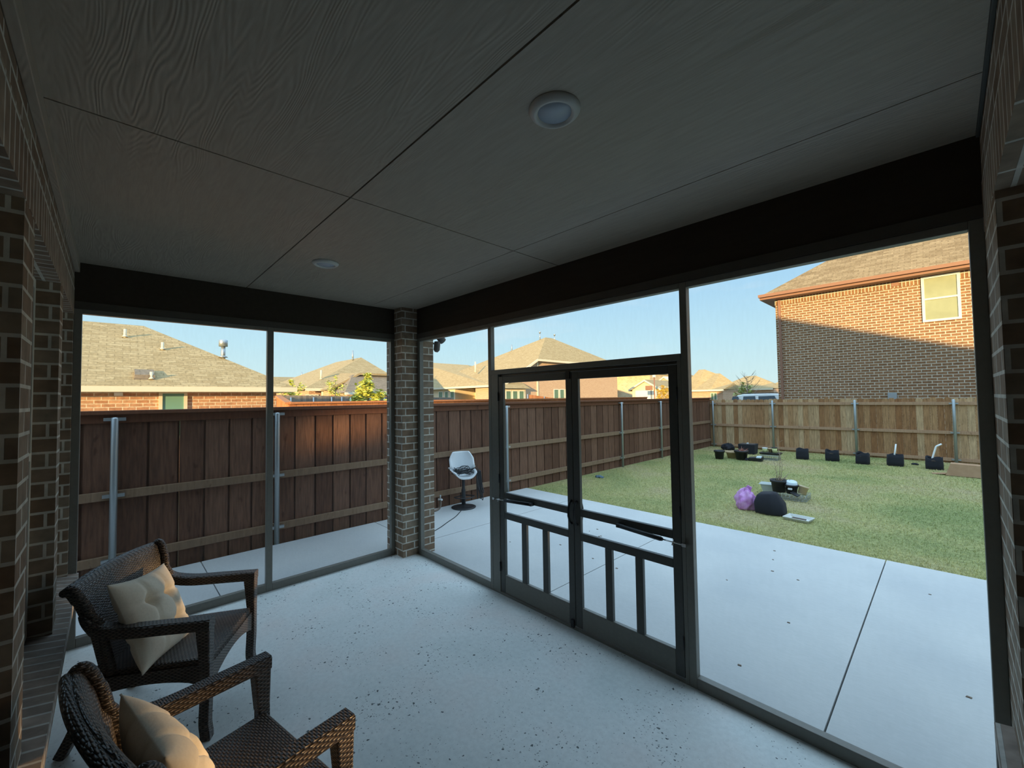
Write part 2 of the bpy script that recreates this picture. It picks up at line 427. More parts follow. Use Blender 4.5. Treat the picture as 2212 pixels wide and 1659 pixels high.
M['ground'] = varied('dry_ground', (0.22, 0.20, 0.12), (0.30, 0.25, 0.15), 0.4, 0.95)
M['soil'] = varied('potting_soil', (0.05, 0.035, 0.025), (0.10, 0.07, 0.05), 30, 1.0)
M['terracotta'] = varied('pale_terracotta', (0.46, 0.33, 0.19), (0.52, 0.38, 0.23), 12, 0.8)
M['bark'] = varied('bark', (0.16, 0.12, 0.09), (0.26, 0.20, 0.15), 20, 0.9)
def leafmat(name, a, b, c):
    m = mat(name, b, 0.6, 0, 0.3); nt, bs = parts(m)
    g = N(nt, 'ShaderNodeNewGeometry')
    r = ramp(nt, g.outputs['Random Per Island'], [(0, a), (0.5, b), (1, c)]); lk(nt, r.outputs[0], bs.inputs['Base Color'])
    return m
M['leaf'] = leafmat('yellow_green_leaves', (0.36, 0.42, 0.07), (0.55, 0.58, 0.12), (0.70, 0.68, 0.20))
M['leaf_gold'] = leafmat('golden_leaves', (0.42, 0.28, 0.03), (0.58, 0.38, 0.05), (0.62, 0.46, 0.10))
M['leaf_green'] = leafmat('green_leaves', (0.22, 0.28, 0.07), (0.34, 0.40, 0.11), (0.45, 0.50, 0.15))

# ------------------------------------------------------------------ porch shell
def struct(name, mb, m, label, cat, parent=None, **kw):
    o = mb.build(name, m, parent, **kw)
    if parent is None: tag(o, label, cat, None, 'structure')
    return o
ZC = 2.85          # ceiling
ZB = 2.50          # underside of the beams
struct('floor', MB().box(-0.13, 4.95, -2.97, 0.135, -0.14, 0.0), M['floor'], 'pale grey concrete porch floor scattered with dark flecks', 'floor')

# ceiling: four panels of embossed siding with dark open joints between them
YA, XB, YC = -1.695, 2.342, -0.50
mb = MB(); g = 0.004
xs = [(0.0, XB - g), (XB + g, 4.72)]
ys = [(-2.78, YA - g), (YA + g, YC - g * .7), (YC + g * .7, 0.02)]
for a, b in xs:
    for c, d in ys: mb.box(a, b, c, d, ZC, ZC + 0.012)
ceil = struct('ceiling', mb, M['ceiling'], 'grey painted wood-grain panel ceiling of the porch', 'ceiling')
MB().box(0, 4.72, -2.78, 0.02, ZC + 0.013, ZC + 0.05).build('joint_backing', M['joint'], ceil)
struct('roof_slab', MB().box(-0.62, 5.0, -3.0, 0.55, ZC + 0.06, ZC + 0.2), M['roof_dark'], 'porch roof deck above the ceiling panels', 'roof')
struct('trim_1', MB().box(0.0, 4.62, -2.80, -2.772, ZC - 0.075, ZC - 0.001), M['ceiling'], 'grey trim strip where the ceiling meets the left brick wall', 'trim', bevel=0.003)
struct('trim_2', MB().box(4.600, 4.612, -2.772, -0.02, ZC - 0.02, ZC - 0.001), M['joint'], 'grey trim strip where the ceiling meets the right brick wall', 'trim', bevel=0.003)

# beams: a fascia box over each screened side
for nm, a, lab in (('beam_left', (-0.16, 0.0, -2.96, 0.2), 'dark brown beam over the left screened opening'),
                   ('beam_right', (-0.16, 4.75, 0.0, 0.16), 'dark brown beam over the screened doors')):
    o = struct(nm, MB().box(*a, ZB + 0.055, ZC + 0.06), M['beam'], lab, 'beam')
struct('trim_3', MB().box(-0.14, 0.006, -2.80, -0.195, ZB, ZB + 0.055), M['beam_trim'], 'flat trim board under the left beam', 'trim')
struct('trim_4', MB().box(0.18, 4.61, -0.006, 0.14, ZB, ZB + 0.055), M['beam_trim'], 'flat trim board under the beam above the doors', 'trim')

# corner column of brick
cx0, cx1, cy0, cy1 = -0.19, 0.182, -0.195, 0.222
struct('column', MB().box(cx0, cx1, cy0, cy1, -0.02, ZC + 0.02), M['brick_porch'], 'brick column in the corner between the two screened sides', 'column', uvo=(0.05, 0))

# left brick wall: three window recesses under one soldier-course header
WL = -2.80; WD = 0.13
piers = [(-0.17, 0.05), (0.92, 1.10), (2.17, 2.42), (3.50, 3.72), (4.61, 5.0)]
mb = MB()
mb.box(-0.17, 5.0, WL - 0.30, WL - WD, -0.05, ZC + 0.05)                      # back leaf behind the recesses
for a, b in piers: mb.box(a, b, WL - WD, WL, 0.46, 2.455)
mb.box(-0.17, 5.0, WL - WD, WL, -0.05, 0.46)
wl = struct('wall_left', mb, M['brick_porch'], 'dark brown brick house wall with window recesses on the left', 'wall')
mb = MB(); mb.box(-0.17, 5.0, WL - WD, WL + 0.002, 2.455, 2.66)
mb.build('header_course', M['soldier'], wl)
MB().box(-0.17, 5.0, WL - WD, WL, 2.66, ZC + 0.05).build('upper_course', M['brick_porch'], wl)
mb = MB()
mb.prism([(WL - WD, 0.46), (WL + 0.055, 0.46), (WL + 0.055, 0.54), (WL - WD, 0.57)], -0.01, 4.60, 0)
struct('window_sill', mb, M['rowlock'], 'brick rowlock sill running along the foot of the left wall', 'window sill')
for i, (a, b) in enumerate([(0.05, 0.92), (1.10, 2.17), (2.42, 3.50), (3.72, 4.60)]):
    t = thing('window_%d' % (i + 1), 'house window set back in the left brick wall', 'window', (a, WL - WD, 0.57), kind='structure')
    mb = MB()
    for q in ((a, a + .05, .57, 2.455), (b - .05, b, .57, 2.455), (a + .05, b - .05, .57, .62), (a + .05, b - .05, 2.405, 2.455), (a + .05, b - .05, 1.49, 1.53)):
        mb.box(q[0], q[1], WL - WD - 0.005, WL - WD + 0.04, q[2], q[3])
    mb.build('window_frame', M['white_paint'], t, True)
    MB().box(a + .05, b - .05, WL - WD - 0.002, WL - WD + 0.012, .62, 2.405).build('pane', M['dark_glass'], t, True)

# right brick wall, pier nearest the screen, recess beyond it towards the viewer
WR = 4.612
mb = MB()
mb.box(WR, 4.95, -0.50, 0.30, -0.05, 2.44)
mb.box(4.76, 4.95, -2.80, -0.50, -0.05, ZC + 0.05)
mb.box(WR, 4.76, -2.80, -0.50, -0.05, 0.44)
mb.box(WR, 4.76, -2.80, -2.55, 0.44, 2.44)
wr = struct('wall_right', mb, M['brick_porch'], 'dark brown brick house wall with a recess on the right', 'wall')
MB().box(WR - 0.002, 4.76, -2.80, 0.0, 2.44, 2.645).build('header_course', M['soldier'], wr)
MB().box(WR, 4.76, -2.80, 0.30, 2.645, ZC + 0.05).build('upper_course', M['brick_porch'], wr)
mb = MB(); mb.prism([(WR - 0.05, 0.44), (4.76, 0.44), (4.76, 0.53), (WR - 0.05, 0.50)], -2.55, -0.10, 1)
struct('trim_5', mb, M['rowlock'], 'brick rowlock sill on the right wall', 'window sill')
t = thing('window_5', 'house window set back in the right brick wall', 'window', (4.76, -1.5, 0.53), kind='structure')
mb = MB()
for q in ((-2.55, -2.50, .53, 2.44), (-.55, -.50, .53, 2.44), (-2.5, -.55, .53, .58), (-2.5, -.55, 2.39, 2.44), (-2.5, -.55, 1.46, 1.50)):
    mb.box(4.72, 4.765, q[0], q[1], q[2], q[3])
mb.build('window_frame', M['white_paint'], t, True)
MB().box(4.745, 4.762, -2.5, -.55, .58, 2.39).build('pane', M['dark_glass'], t, True)

# ------------------------------------------------------------------ screened sides
FT = 0.05
def vrail(name, p, x0, x1, y0, y1, z0, z1, m='frame'):
    return MB().box(x0, x1, y0, y1, z0, z1).build(name, M[m], p, True, bevel=0.003)
def screen_left(i, y0, y1, pw0, pw1, lab):
    t = thing('window_%d' % i, lab, 'screen', (-0.025, (y0 + y1) / 2, 0), kind='structure')
    vrail('post', t, -FT, 0, y0, y0 + pw0, 0, ZB)
    if pw1: vrail('post', t, -FT, 0, y1 - pw1, y1, 0, ZB)
    vrail('bottom_rail', t, -FT, 0, y0 + pw0, y1 - pw1, 0, 0.068)
    vrail('top_rail', t, -FT, 0, y0 + pw0, y1 - pw1, ZB - 0.035, ZB)
    MB().box(-0.030, -0.029, y0 + pw0, y1 - pw1, 0.068, ZB - 0.035).build('screen_mesh', M['screen'], t, True)
screen_left(6, -2.80, -1.518, 0.045, 0.0, 'tall insect screen panel beside the left brick wall, behind the wicker chairs')
screen_left(7, -1.518, -0.195, 0.053, 0.045, 'tall insect screen panel between the left wall panel and the brick column')
def screen_right(i, x0, x1, pw0, pw1, z0, lab, bottom=True):
    t = thing('window_%d' % i, lab, 'screen', ((x0 + x1) / 2, 0.025, z0), kind='structure')
    if pw0: vrail('post', t, x0, x0 + pw0, 0, FT, z0, ZB)
    if pw1: vrail('post', t, x1 - pw1, x1, 0, FT, z0, ZB)
    if bottom: vrail('bottom_rail', t, x0 + pw0, x1 - pw1, 0, FT, z0, z0 + 0.068)
    vrail('top_rail', t, x0 + pw0, x1 - pw1, 0, FT, ZB - 0.038, ZB)
    zb = z0 + (0.068 if bottom else 0)
    MB().box(x0 + pw0, x1 - pw1, 0.029, 0.030, zb, ZB - 0.038).build('screen_mesh', M['screen'], t, True)
screen_right(8, 0.182, 1.50, 0.055, 0.040, 0, 'narrow insect screen panel between the brick column and the double doors')
screen_right(9, 1.50, 3.325, 0.0, 0.0, 2.05, 'wide transom screen above the double doors', bottom=False)
screen_right(10, 3.325, 4.612, 0.045, 0.045, 0, 'large insect screen panel between the doors and the right brick wall')
# door casing
t = thing('doorframe', 'dark bronze frame around the double screen doors', 'door frame', (2.42, 0.025, 0), kind='structure')
vrail('jamb', t, 1.50, 1.598, 0.0, FT + 0.03, 0, 2.05)
vrail('jamb', t, 3.300, 3.325, 0.0, FT + 0.03, 0, 2.05)
vrail('head', t, 1.50, 3.325, -0.004, FT + 0.03, 2.005, 2.05)
vrail('door_stop', t, 1.598, 3.300, 0.03, FT + 0.03, 1.985, 2.005)
vrail('threshold', t, 1.598, 3.300, 0.0, FT + 0.03, 0, 0.022)
def door(i, x0, x1, hinge, lab):
    t = thing('door_%d' % i, lab, 'door', ((x0 + x1) / 2, 0.03, 0.03), kind='structure')
    ya, yb = 0.004, 0.034
    sw = 0.058
    vrail('stile', t, x0, x0 + sw, ya, yb, 0.03, 1.983, 'door')
    vrail('stile', t, x1 - sw, x1, ya, yb, 0.03, 1.983, 'door')
    xa, xb = x0 + sw, x1 - sw
    vrail('top_rail', t, xa, xb, ya, yb, 1.925, 1.983, 'door')
    vrail('middle_rail', t, xa, xb, ya, yb, 0.873, 0.928, 'door')
    vrail('lower_rail', t, xa, xb, ya, yb, 0.690, 0.748, 'door')
    vrail('kick_rail', t, xa, xb, ya, yb, 0.03, 0.185, 'frame')
    for k in (1, 2):
        xc = xa + (xb - xa) * k / 3.0
        vrail('baluster', t, xc - 0.028, xc + 0.028, ya, yb, 0.185, 0.690, 'door')
    mb = MB()
    for a, b in ((0.185, 0.690), (0.748, 0.873), (0.928, 1.925)): mb.box(xa, xb, 0.029, 0.030, a, b)
    mb.build('screen_mesh', M['screen'], t, True)
    # pneumatic closer from the jamb to the middle rail
    s = 1 if hinge == 'L' else -1
    xj = 1.56 if hinge == 'L' else 3.318
    z = 0.862
    c = MB().tube([(xj + s * 0.13, -0.030, z + 0.004), (xj + s * 0.145, -0.030, z + 0.005), (xj + s * 0.44, -0.026, z + 0.022)], [0.010, 0.0145, 0.0145], 12).build('closer_tube', M['black_plastic'], t, True)
    MB().tube([(xj - s * 0.02, -0.030, z), (xj + s * 0.14, -0.030, z + 0.005)], 0.0045, 8).build('closer_rod', M['chrome'], t, True)
    mb = MB().box(xj - s * 0.022, xj + s * 0.004, -0.036, 0.0, z - 0.010, z + 0.010); mb.tube([(xj + s * 0.06, -0.045, z - 0.012), (xj + s * 0.06, -0.018, z + 0.018)], 0.005, 8)
    mb.build('closer_bracket', M['chrome'], t, True)
    MB().box(xj + s * 0.42, xj + s * 0.47, -0.034, 0.004, z + 0.010, z + 0.034).build('closer_bracket', M['black_plastic'], t, True)
    # pull handle on the meeting stile
    xh = (x1 - sw * 0.35) if hinge == 'L' else (x0 + sw * 0.45)
    hp = [(xh, 0.004, 0.985), (xh, -0.022, 0.965), (xh, -0.036, 0.92), (xh, -0.036, 0.87), (xh, -0.022, 0.825), (xh, 0.004, 0.805)]
    MB().tube(hp, 0.0085, 10).build('door_handle', M['black_plastic'], t, True)
    hp = [(q[0], 0.038 - q[1], q[2]) for q in hp]
    MB().tube(hp, 0.0085, 10).build('door_handle', M['black_plastic'], t, True)
    if hinge == 'L':
        MB().box(x1 - 0.035, x1 - 0.008, -0.012, 0.004, 0.018, 0.075).build('foot_bolt', M['black_plastic'], t, True)
        MB().box(x1 - 0.045, x1 - 0.008, -0.010, 0.004, 1.93, 1.99).build('top_bolt', M['black_plastic'], t, True)
    for zz in (0.25, 1.05, 1.8):
        xx = x0 if hinge == 'L' else x1
        MB().tube([(xx, -0.004, zz - 0.04), (xx, -0.004, zz + 0.04)], 0.006, 8).build('hinge', M['black_plastic'], t, True)
door(1, 1.602, 2.450, 'L', 'left leaf of the dark double screen doors, next to the narrow screen')
door(2, 2.456, 3.296, 'R', 'right leaf of the dark double screen doors, next to the large screen')

# ------------------------------------------------------------------ ceiling lights
def ceiling_light(x, y, lab):
    t = thing('ceiling_light', lab, 'ceiling light', (x, y, ZC), 0, 'round ceiling lights on the porch')
    MB().lathe([(0.062, -0.012), (0.070, -0.022), (0.078, -0.021), (0.092, -0.010), (0.096, -0.003), (0.096, 0.0), (0.060, 0.0)], n=48, closed=True).build('trim_ring', M['ring'], t)
    MB().lathe([(0.001, -0.0105), (0.064, -0.0125), (0.064, -0.001), (0.001, -0.001)], n=48).build('lens', M['lens'], t)
M['ring'] = mat('light_trim', (0.52, 0.50, 0.46), 0.45)
M['lens'] = mat('frosted_lens', (0.40, 0.44, 0.50), 0.35)
ceiling_light(3.508, -1.415, 'white round ceiling light near the viewer, in the right ceiling panel')
ceiling_light(1.188, -1.408, 'white round ceiling light farther off, towards the corner column')

# ------------------------------------------------------------------ ground
ZL = -0.06
mb = MB(); g = 0.005; zt = -0.02
for a, b in ((-1.45, -0.18), (-0.18, 1.866), (1.866, 3.965), (3.965, 6.06), (6.06, 8.2)):
    y0 = 0.25 if a < -1 else 0.14
    mb.box(a + g, b - g, y0 + g, 3.47, -0.13, zt)
for a, b in ((-1.83, 0.25), (-3.9, -1.83), (-6.0, -3.9), (-9.0, -6.0)): mb.box(-1.45, -0.14, a + g, b - g, -0.13, zt)
mb.box(-0.18 + g, 0.2, -0.2, 0.25, -0.135, zt - 0.002)
slab = struct('floor_patio', mb, M['slab'], 'pale concrete patio slab outside the screens, cut by control joints', 'patio')
MB().box(-1.445, 8.19, -9, 3.465, -0.15, -0.05).build('joint_filler', M['joint'], slab)
struct('lawn', MB().box(-1.9, 14, -9.5, 13.6, -0.4, ZL), M['turf'], 'backyard lawn of yellowing green turf', 'lawn')
struct('ground', MB().box(-260, 260, -140, 320, -1.4, -0.45), M['ground'], 'open ground beyond the fences', 'ground')

# grass blades over the part of the lawn in view
mb = MB(); rnd = random.Random(3)
def blade(x, y, h, wdt):
    a = rnd.uniform(0, 2 * math.pi); lx, ly = rnd.uniform(-.9, .9) * h, rnd.uniform(-.9, .9) * h
    dx, dy = math.cos(a) * wdt, math.sin(a) * wdt
    o = len(mb.v)
    mb.v += [(x - dx, y - dy, ZL - 0.004), (x + dx, y + dy, ZL - 0.004), (x + lx, y + ly, ZL + h)]
    mb.f.append([o, o + 1, o + 2]); mb.s.append(False)
n = 0
while n < 95000:
    y = 3.49 + (rnd.random() ** 1.6) * 9.65; x = rnd.uniform(-1.45, 5.7)
    if x > 5.1 + (y - 3.5) * 0.06: continue
    d = (y - 3.0) / 10
    blade(x, y, rnd.uniform(0.012, 0.036), 0.0022 + 0.004 * d); n += 1
tag(mb.build('grass', M['grass'], None), 'short yellow-green grass of the backyard lawn', 'grass', None, 'stuff')
mb = MB()
for i in range(26):
    x, y = rnd.uniform(0.4, 5.2), rnd.uniform(0.3, 3.3)
    a = rnd.uniform(0, 6.28); l = rnd.uniform(0.008, 0.02)
    mb.hexa([(x + l * math.cos(a + k), y + l * 0.6 * math.sin(a + k), zt - 0.001) for k in (0, 1.57, 3.14, 4.71)], [(x + l * .8 * math.cos(a + k), y + l * 0.5 * math.sin(a + k), zt + 0.005) for k in (0, 1.57, 3.14, 4.71)])
tag(mb.build('debris', M['bark'], None), 'bits of dry leaf scattered on the patio slab', 'debris', None, 'stuff')

# ------------------------------------------------------------------ fences
FX = -1.55
def left_fence():
    t = thing('wooden_fence', 'dark stained board fence with a flat cap running along the left side of the yard', 'fence', (FX, 5, ZL))
    mb = MB(); y = -6.5; k = 0
    while y < 13.26:
        wdt = rnd.uniform(0.235, 0.26)
        mb.box(FX - 0.020, FX, y + 0.011, min(y + wdt - 0.011, 13.29), -0.075 + rnd.uniform(-0.01, 0.01), 1.66)
        y += wdt
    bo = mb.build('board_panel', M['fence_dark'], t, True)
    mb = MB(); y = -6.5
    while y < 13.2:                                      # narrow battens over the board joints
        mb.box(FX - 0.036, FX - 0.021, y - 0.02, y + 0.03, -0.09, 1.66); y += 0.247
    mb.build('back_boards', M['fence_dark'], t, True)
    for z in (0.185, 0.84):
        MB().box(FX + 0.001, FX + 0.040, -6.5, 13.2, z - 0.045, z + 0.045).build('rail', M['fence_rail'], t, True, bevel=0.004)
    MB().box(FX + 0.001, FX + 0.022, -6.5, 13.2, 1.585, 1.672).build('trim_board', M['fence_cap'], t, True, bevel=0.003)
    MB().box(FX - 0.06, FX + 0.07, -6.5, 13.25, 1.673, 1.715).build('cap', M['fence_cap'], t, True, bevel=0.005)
    for y in (-5.1, -2.56, -1.05, 0.98, 2.98, 5.05, 7.14, 9.32, 11.3):
        px = FX + 0.072
        p = MB().tube([(px, y, -0.07), (px, y, 1.63), (px, y, 1.645)], [0.030, 0.030, 0.022], 16).build('post', M['steel'], t, True)
        for z in (0.185, 0.84, 1.625): MB().box(FX + 0.041 if z < 1.5 else FX + 0.023, px + 0.006, y - 0.085, y + 0.085, z - 0.016, z + 0.016).build('bracket', M['steel'], p, True)
left_fence()
FY = 13.27
def far_fence():
    t = thing('wooden_fence', 'weathered brown picket fence across the far end of the lawn', 'fence', (4, FY, ZL))
    mb = MB(); x = -1.56
    while x < 12:
        wdt = rnd.uniform(0.128, 0.142); h = 1.645 + rnd.uniform(-0.02, 0.015); y = FY + rnd.uniform(0, 0.004)
        x1 = x + wdt
        mb.prism([(x + .002, -0.08), (x1 - .002, -0.08), (x1 - .002, h - 0.03), (x1 - .03, h), (x + .03, h), (x + .002, h - 0.03)], y, y + 0.018, 1)
        x = x1
    mb.build('board_panel', M['fence_far'], t, True)
    for z in (0.03, 0.73, 1.49):
        MB().box(-1.5, 12, FY - 0.040, FY - 0.001, z - 0.042, z + 0.042).build('rail', M['fence_far_rail'], t, True, bevel=0.004)
    for x in (-1.42, 0.475, 2.60, 4.60, 6.7, 8.8):
        p = MB().tube([(x, FY - 0.072, -0.12), (x, FY - 0.072, 1.585), (x, FY - 0.072, 1.60)], [0.032, 0.032, 0.022], 16).build('post', M['steel'], t, True)
        for z in (0.03, 0.73, 1.49): MB().box(x - 0.085, x + 0.085, FY - 0.078, FY - 0.041, z - 0.016, z + 0.016).build('bracket', M['steel'], p, True)
far_fence()

# ------------------------------------------------------------------ houses
def hip(mb, x0, x1, y0, y1, z, m, oh=0.4, th=0.10):
    """hip roof over a rectangle: four planes with a little thickness"""
    x0 -= oh; x1 += oh; y0 -= oh; y1 += oh
    wx, wy = x1 - x0, y1 - y0; h = min(wx, wy) / 2
    if wx >= wy: A, B = ((x0 + h, (y0 + y1) / 2, z + m * h), (x1 - h, (y0 + y1) / 2, z + m * h))
    else: A, B = (((x0 + x1) / 2, y0 + h, z + m * h), ((x0 + x1) / 2, y1 - h, z + m * h))
    a, b, c, d = (x0, y0, z), (x1, y0, z), (x1, y1, z), (x0, y1, z)
    v = [a, b, c, d, A, B] + [(p[0], p[1], p[2] - th) for p in (a, b, c, d)]
    if wx >= wy: f = [(0, 1, 5, 4), (1, 2, 5), (2, 3, 4, 5), (3, 0, 4)]
    else: f = [(0, 1, 4), (1, 2, 5, 4), (2, 3, 5), (3, 0, 4, 5)]
    f += [(6, 9, 8, 7), (0, 6, 7, 1), (1, 7, 8, 2), (2, 8, 9, 3), (3, 9, 6, 0)]
    return mb.add(v, f)
def fascia(mb, x0, x1, y0, y1, z, oh=0.4, h=0.17, t=0.035):
    x0 -= oh; x1 += oh; y0 -= oh; y1 += oh
    mb.box(x0 - t, x1 + t, y0 - t, y0, z - h, z); mb.box(x0 - t, x1 + t, y1, y1 + t, z - h, z)
    mb.box(x0 - t, x0, y0, y1, z - h, z); mb.box(x1, x1 + t, y0, y1, z - h, z)
    mb.box(x0, x1, y0, y1, z - h, z - h + 0.02)
    return mb
def gable(mb, x0, x1, y0, y1, z, m, axis, oh=0.3, th=0.1):
    """gable roof, ridge along the axis"""
    if axis == 0:
        h = (y1 - y0) / 2 + oh; c = (y0 + y1) / 2
        mb.prism([(c - h, z), (c, z + m * h), (c + h, z), (c + h, z - th), (c, z + m * h - th), (c - h, z - th)], x0 - oh, x1 + oh, 0)
    else:
        h = (x1 - x0) / 2 + oh; c = (x0 + x1) / 2
        mb.prism([(c - h, z), (c, z + m * h), (c + h, z), (c + h, z - th), (c, z + m * h - th), (c - h, z - th)], y0 - oh, y1 + oh, 1)
    return mb
def win(t, axis, face, a, b, z0, z1, sgn, frame='white_paint', glass='green_glass', bars=(), mull=()):
    """a window on a wall plane axis = face; a..b along the other horizontal axis; sgn = outward side"""
    fw = 0.07; d0, d1 = face, face + 0.05 * sgn
    def bx(mb, p, q, r, s, e0, e1):
        if axis == 0: mb.box(e0, e1, p, q, r, s)
        else: mb.box(p, q, e0, e1, r, s)
    mb = MB()
    bx(mb, a, a + fw, z0, z1, d0, d1); bx(mb, b - fw, b, z0, z1, d0, d1); bx(mb, a + fw, b - fw, z0, z0 + fw, d0, d1); bx(mb, a + fw, b - fw, z1 - fw, z1, d0, d1)
    for q in bars: bx(mb, a + fw, b - fw, z0 + (z1 - z0) * q - fw * .4, z0 + (z1 - z0) * q + fw * .4, d0, d1)
    for q in mull: bx(mb, a + (b - a) * q - fw * .7, a + (b - a) * q + fw * .7, z0 + fw, z1 - fw, d0, d1 + 0.01 * sgn)
    o = mb.build('window', M[frame], t, True)
    mb = MB(); bx(mb, a + fw, b - fw, z0 + fw, z1 - fw, face + 0.005 * sgn, face + 0.022 * sgn)
    mb.build('pane', M[glass], o, True)
    return o
def ridge_roof(mb, rg, x0, x1, ya, ym, yb, ze):
    """hip roof whose ridge steps through the (x, z) points rg"""
    v = []; n = len(rg)
    fx = [x0] + [x for x, z in rg[1:-1]] + [x1]
    for (x, z), q in zip(rg, fx): v += [(q, ya, ze), (x, ym, z), (q, yb, ze)]
    f = [(0, 1, 2), (3*n - 3, 3*n - 1, 3*n - 2)]
    for i in range(n - 1): f += [(3*i, 3*i+3, 3*i+4, 3*i+1), (3*i+1, 3*i+4, 3*i+5, 3*i+2)]
    return mb.add(v, f)
def vent(t, x, y, z, h, r=0.045, m='white_paint', cap=False):
    mb = MB().tube([(x, y, z - 0.1), (x, y, z + h)], r, 10)
    mb.lathe([(r * 2.2, z + 0.0), (r * 1.1, z + 0.05)], (x, y, 0), 10)
    if cap: mb.lathe([(r * 2.0, z + h - 0.02), (r * 2.0, z + h + 0.16), (r * 1.5, z + h + 0.18)], (x, y, 0), 14)
    mb.build('vent_pipe', M[m], t, True)

GN = -0.5          # ground level at the neighbours
# neighbour beyond the left fence -------------------------------------------------
t = thing('house', 'single-storey orange brick house with a big tan hip roof behind the left fence', 'house', (-12, -6, GN))
X0, X1, Y0, Y1, ZE, PM = -14.6, -9.0, -15.5, 0.86, 2.20, 0.585
MB().box(X0, X1, Y0, Y1, GN, ZE - 0.1).build('wall', M['brick_orange'], t, True)
hip(MB(), X0, X1, Y0, Y1, ZE, PM).build('roof', M['roof_tan'], t, True)
fascia(MB(), X0, X1, Y0, Y1, ZE - 0.005, h=0.13).build('fascia', M['cream_trim'], t, True)
win(t, 0, X1, -1.75, -1.19, 0.9, 2.10, 1, 'cream_trim', 'teal_glass')
mb = MB(); mb.box(X1, X1 + 0.09, -2.55, -2.40, 1.98, 2.06); mb.build('wall_light', M['white_plastic'], t, True)
def roofz(x): return ZE + PM * (X1 + 0.4 - x)
def on_roof(px, py):
    d = FW + RT * ((px - 1106) / FPX) - UP * ((py - 829.5) / FPX)
    k = ZE + PM * (X1 + 0.4)
    s = (k - PM * CAM.x - CAM.z) / (PM * d.x + d.z)
    return CAM + d * s
for q, h, cap in (((270, 728), .22, 0), ((351, 755), .20, 0), ((327, 819), .18, 0), ((482, 772), .34, 1)):
    p = on_roof(*q); vent(t, p.x, p.y, roofz(p.x), h, 0.032 if not cap else 0.055, 'cream_trim' if not cap else 'steel', cap)
p = on_roof(312, 812); z = roofz(p.x)
MB().hexa([(p.x - .18, p.y - .2, z - .05), (p.x + .18, p.y - .2, z - .15), (p.x + .18, p.y + .2, z - .15), (p.x - .18, p.y + .2, z - .05)],
          [(p.x - .16, p.y - .18, z + .17), (p.x + .16, p.y - .18, z + .02), (p.x + .16, p.y + .18, z + .02), (p.x - .16, p.y + .18, z + .17)]).build('roof_vent', M['roof_dark'], t, True)

# two-storey neighbour on the right, beyond the far fence ------------------------
t = thing('house', 'two-storey tan brick house with an upper window, beyond the far fence on the right', 'house', (5, 20, GN))
X0, X1, Y0, Y1, ZE, PM = -0.13, 14.0, 16.5, 27.5, 5.74, 0.73
MB().box(X0, X1, Y0, Y1, GN, ZE - 0.1).build('wall', M['brick_tan'], t, True)
MB().box(X0 - 0.012, X1 + 0.012, Y0 - 0.012, Y0 + 0.2, ZE - 0.40, ZE - 0.16).build('soldier_course', brick('tan_soldier_brick', (0.235, 0.120, 0.058), (0.31, 0.168, 0.085), (0.60, 0.53, 0.42), bw=0.095, rh=0.30, ms=0.012, off=0.0), t, True)
hip(MB(), X0, X1, Y0, Y1, ZE, PM).build('roof', M['roof_brown'], t, True)
fascia(MB(), X0, X1, Y0, Y1, ZE - 0.005, h=0.17).build('fascia', M['brown_trim'], t, True)
mb = MB(); mb.sweep([(X0 - 0.46, Y0 - 0.49, ZE - 0.03), (X1 + .4, Y0 - 0.49, ZE - 0.03)], [(-.05, -.06), (.05, -.06), (.06, .05), (-.06, .05)]); mb.build('gutter', M['brown_trim'], t, True)
MB().box(X0 + 0.10, X0 + 0.19, Y0 - 0.07, Y0 - 0.001, GN, ZE - 0.15).build('downspout', M['brown_trim'], t, True)
win(t, 1, Y0, 4.03, 4.90, 4.07, 5.55, -1, 'white_paint', 'blind', bars=(0.5,))
win(t, 1, Y0, 5.75, 6.75, 2.75, 3.95, -1, 'white_paint', 'dark_glass', bars=(0.5,))
win(t, 1, Y0, 9.2, 12.2, 2.15, 3.35, -1, 'white_paint', 'dark_glass', mull=(.33, .66))
for nm, xw, zw, sxw, szw, pw in (('window_glint', 6.25, 3.40, .60, .38, 1.8), ('window_glint', 9.92, 2.82, .34, .42, .75), ('window_glint', 11.62, 2.80, .62, .34, 1.1)):  # added area lamps standing in for sunset glare off the unseen panes
    la = bpy.data.lights.new(nm, 'AREA'); la.shape = 'RECTANGLE'; la.size = sxw; la.size_y = szw
    la.energy = pw; la.color = (1.0, 0.62, 0.25); la.spread = R(1.6)
    lo = bpy.data.objects.new(nm, la); COL.objects.link(lo); lo.location = (xw, Y0 - 0.12, zw)
    lo.rotation_euler = Vector((SUN_DIR.x, -SUN_DIR.y, SUN_DIR.z)).to_track_quat('-Z', 'Y').to_euler()
MB().box(3.31, 3.50, Y0 - 0.03, Y0 - 0.001, 5.40, 5.58).build('wall_vent', M['brown_trim'], t, True)
MB().box(3.10, 3.33, Y0 - 0.10, Y0 - 0.001, 1.57, 1.80).build('meter_box', M['steel'], t, True)

# big pink brick house behind the far corner of the yard --------------------------
t = thing('house', 'pink brick house with a broad tan roof and bay window, behind the left fence', 'house', (-28, 32, GN))
X3 = -25.0; ye = 24.2; z1 = 3.15; pk = at(0, X3 - 3.6, 1165, 727)
yq = at(0, X3, 1155, 776).y; zq = at(0, X3, 1155, 776).z; y2 = at(0, X3, 1333, 806).y
sl3 = (zq - z1) / (yq - ye)
mb = MB()
mb.prism([(ye + .4, GN), (y2, GN), (y2, zq - .12), (yq, zq - .12), (ye + .4, z1 + .1)], X3 - 4.3, X3, 0)
mb.prism([(ye + 8.5, GN), (y2, GN), (y2, zq - .12), (ye + 8.5, zq - .12)], X3 - 14, X3 - 4.3, 0)
mb.build('wall', M['brick_pink'], t, True)
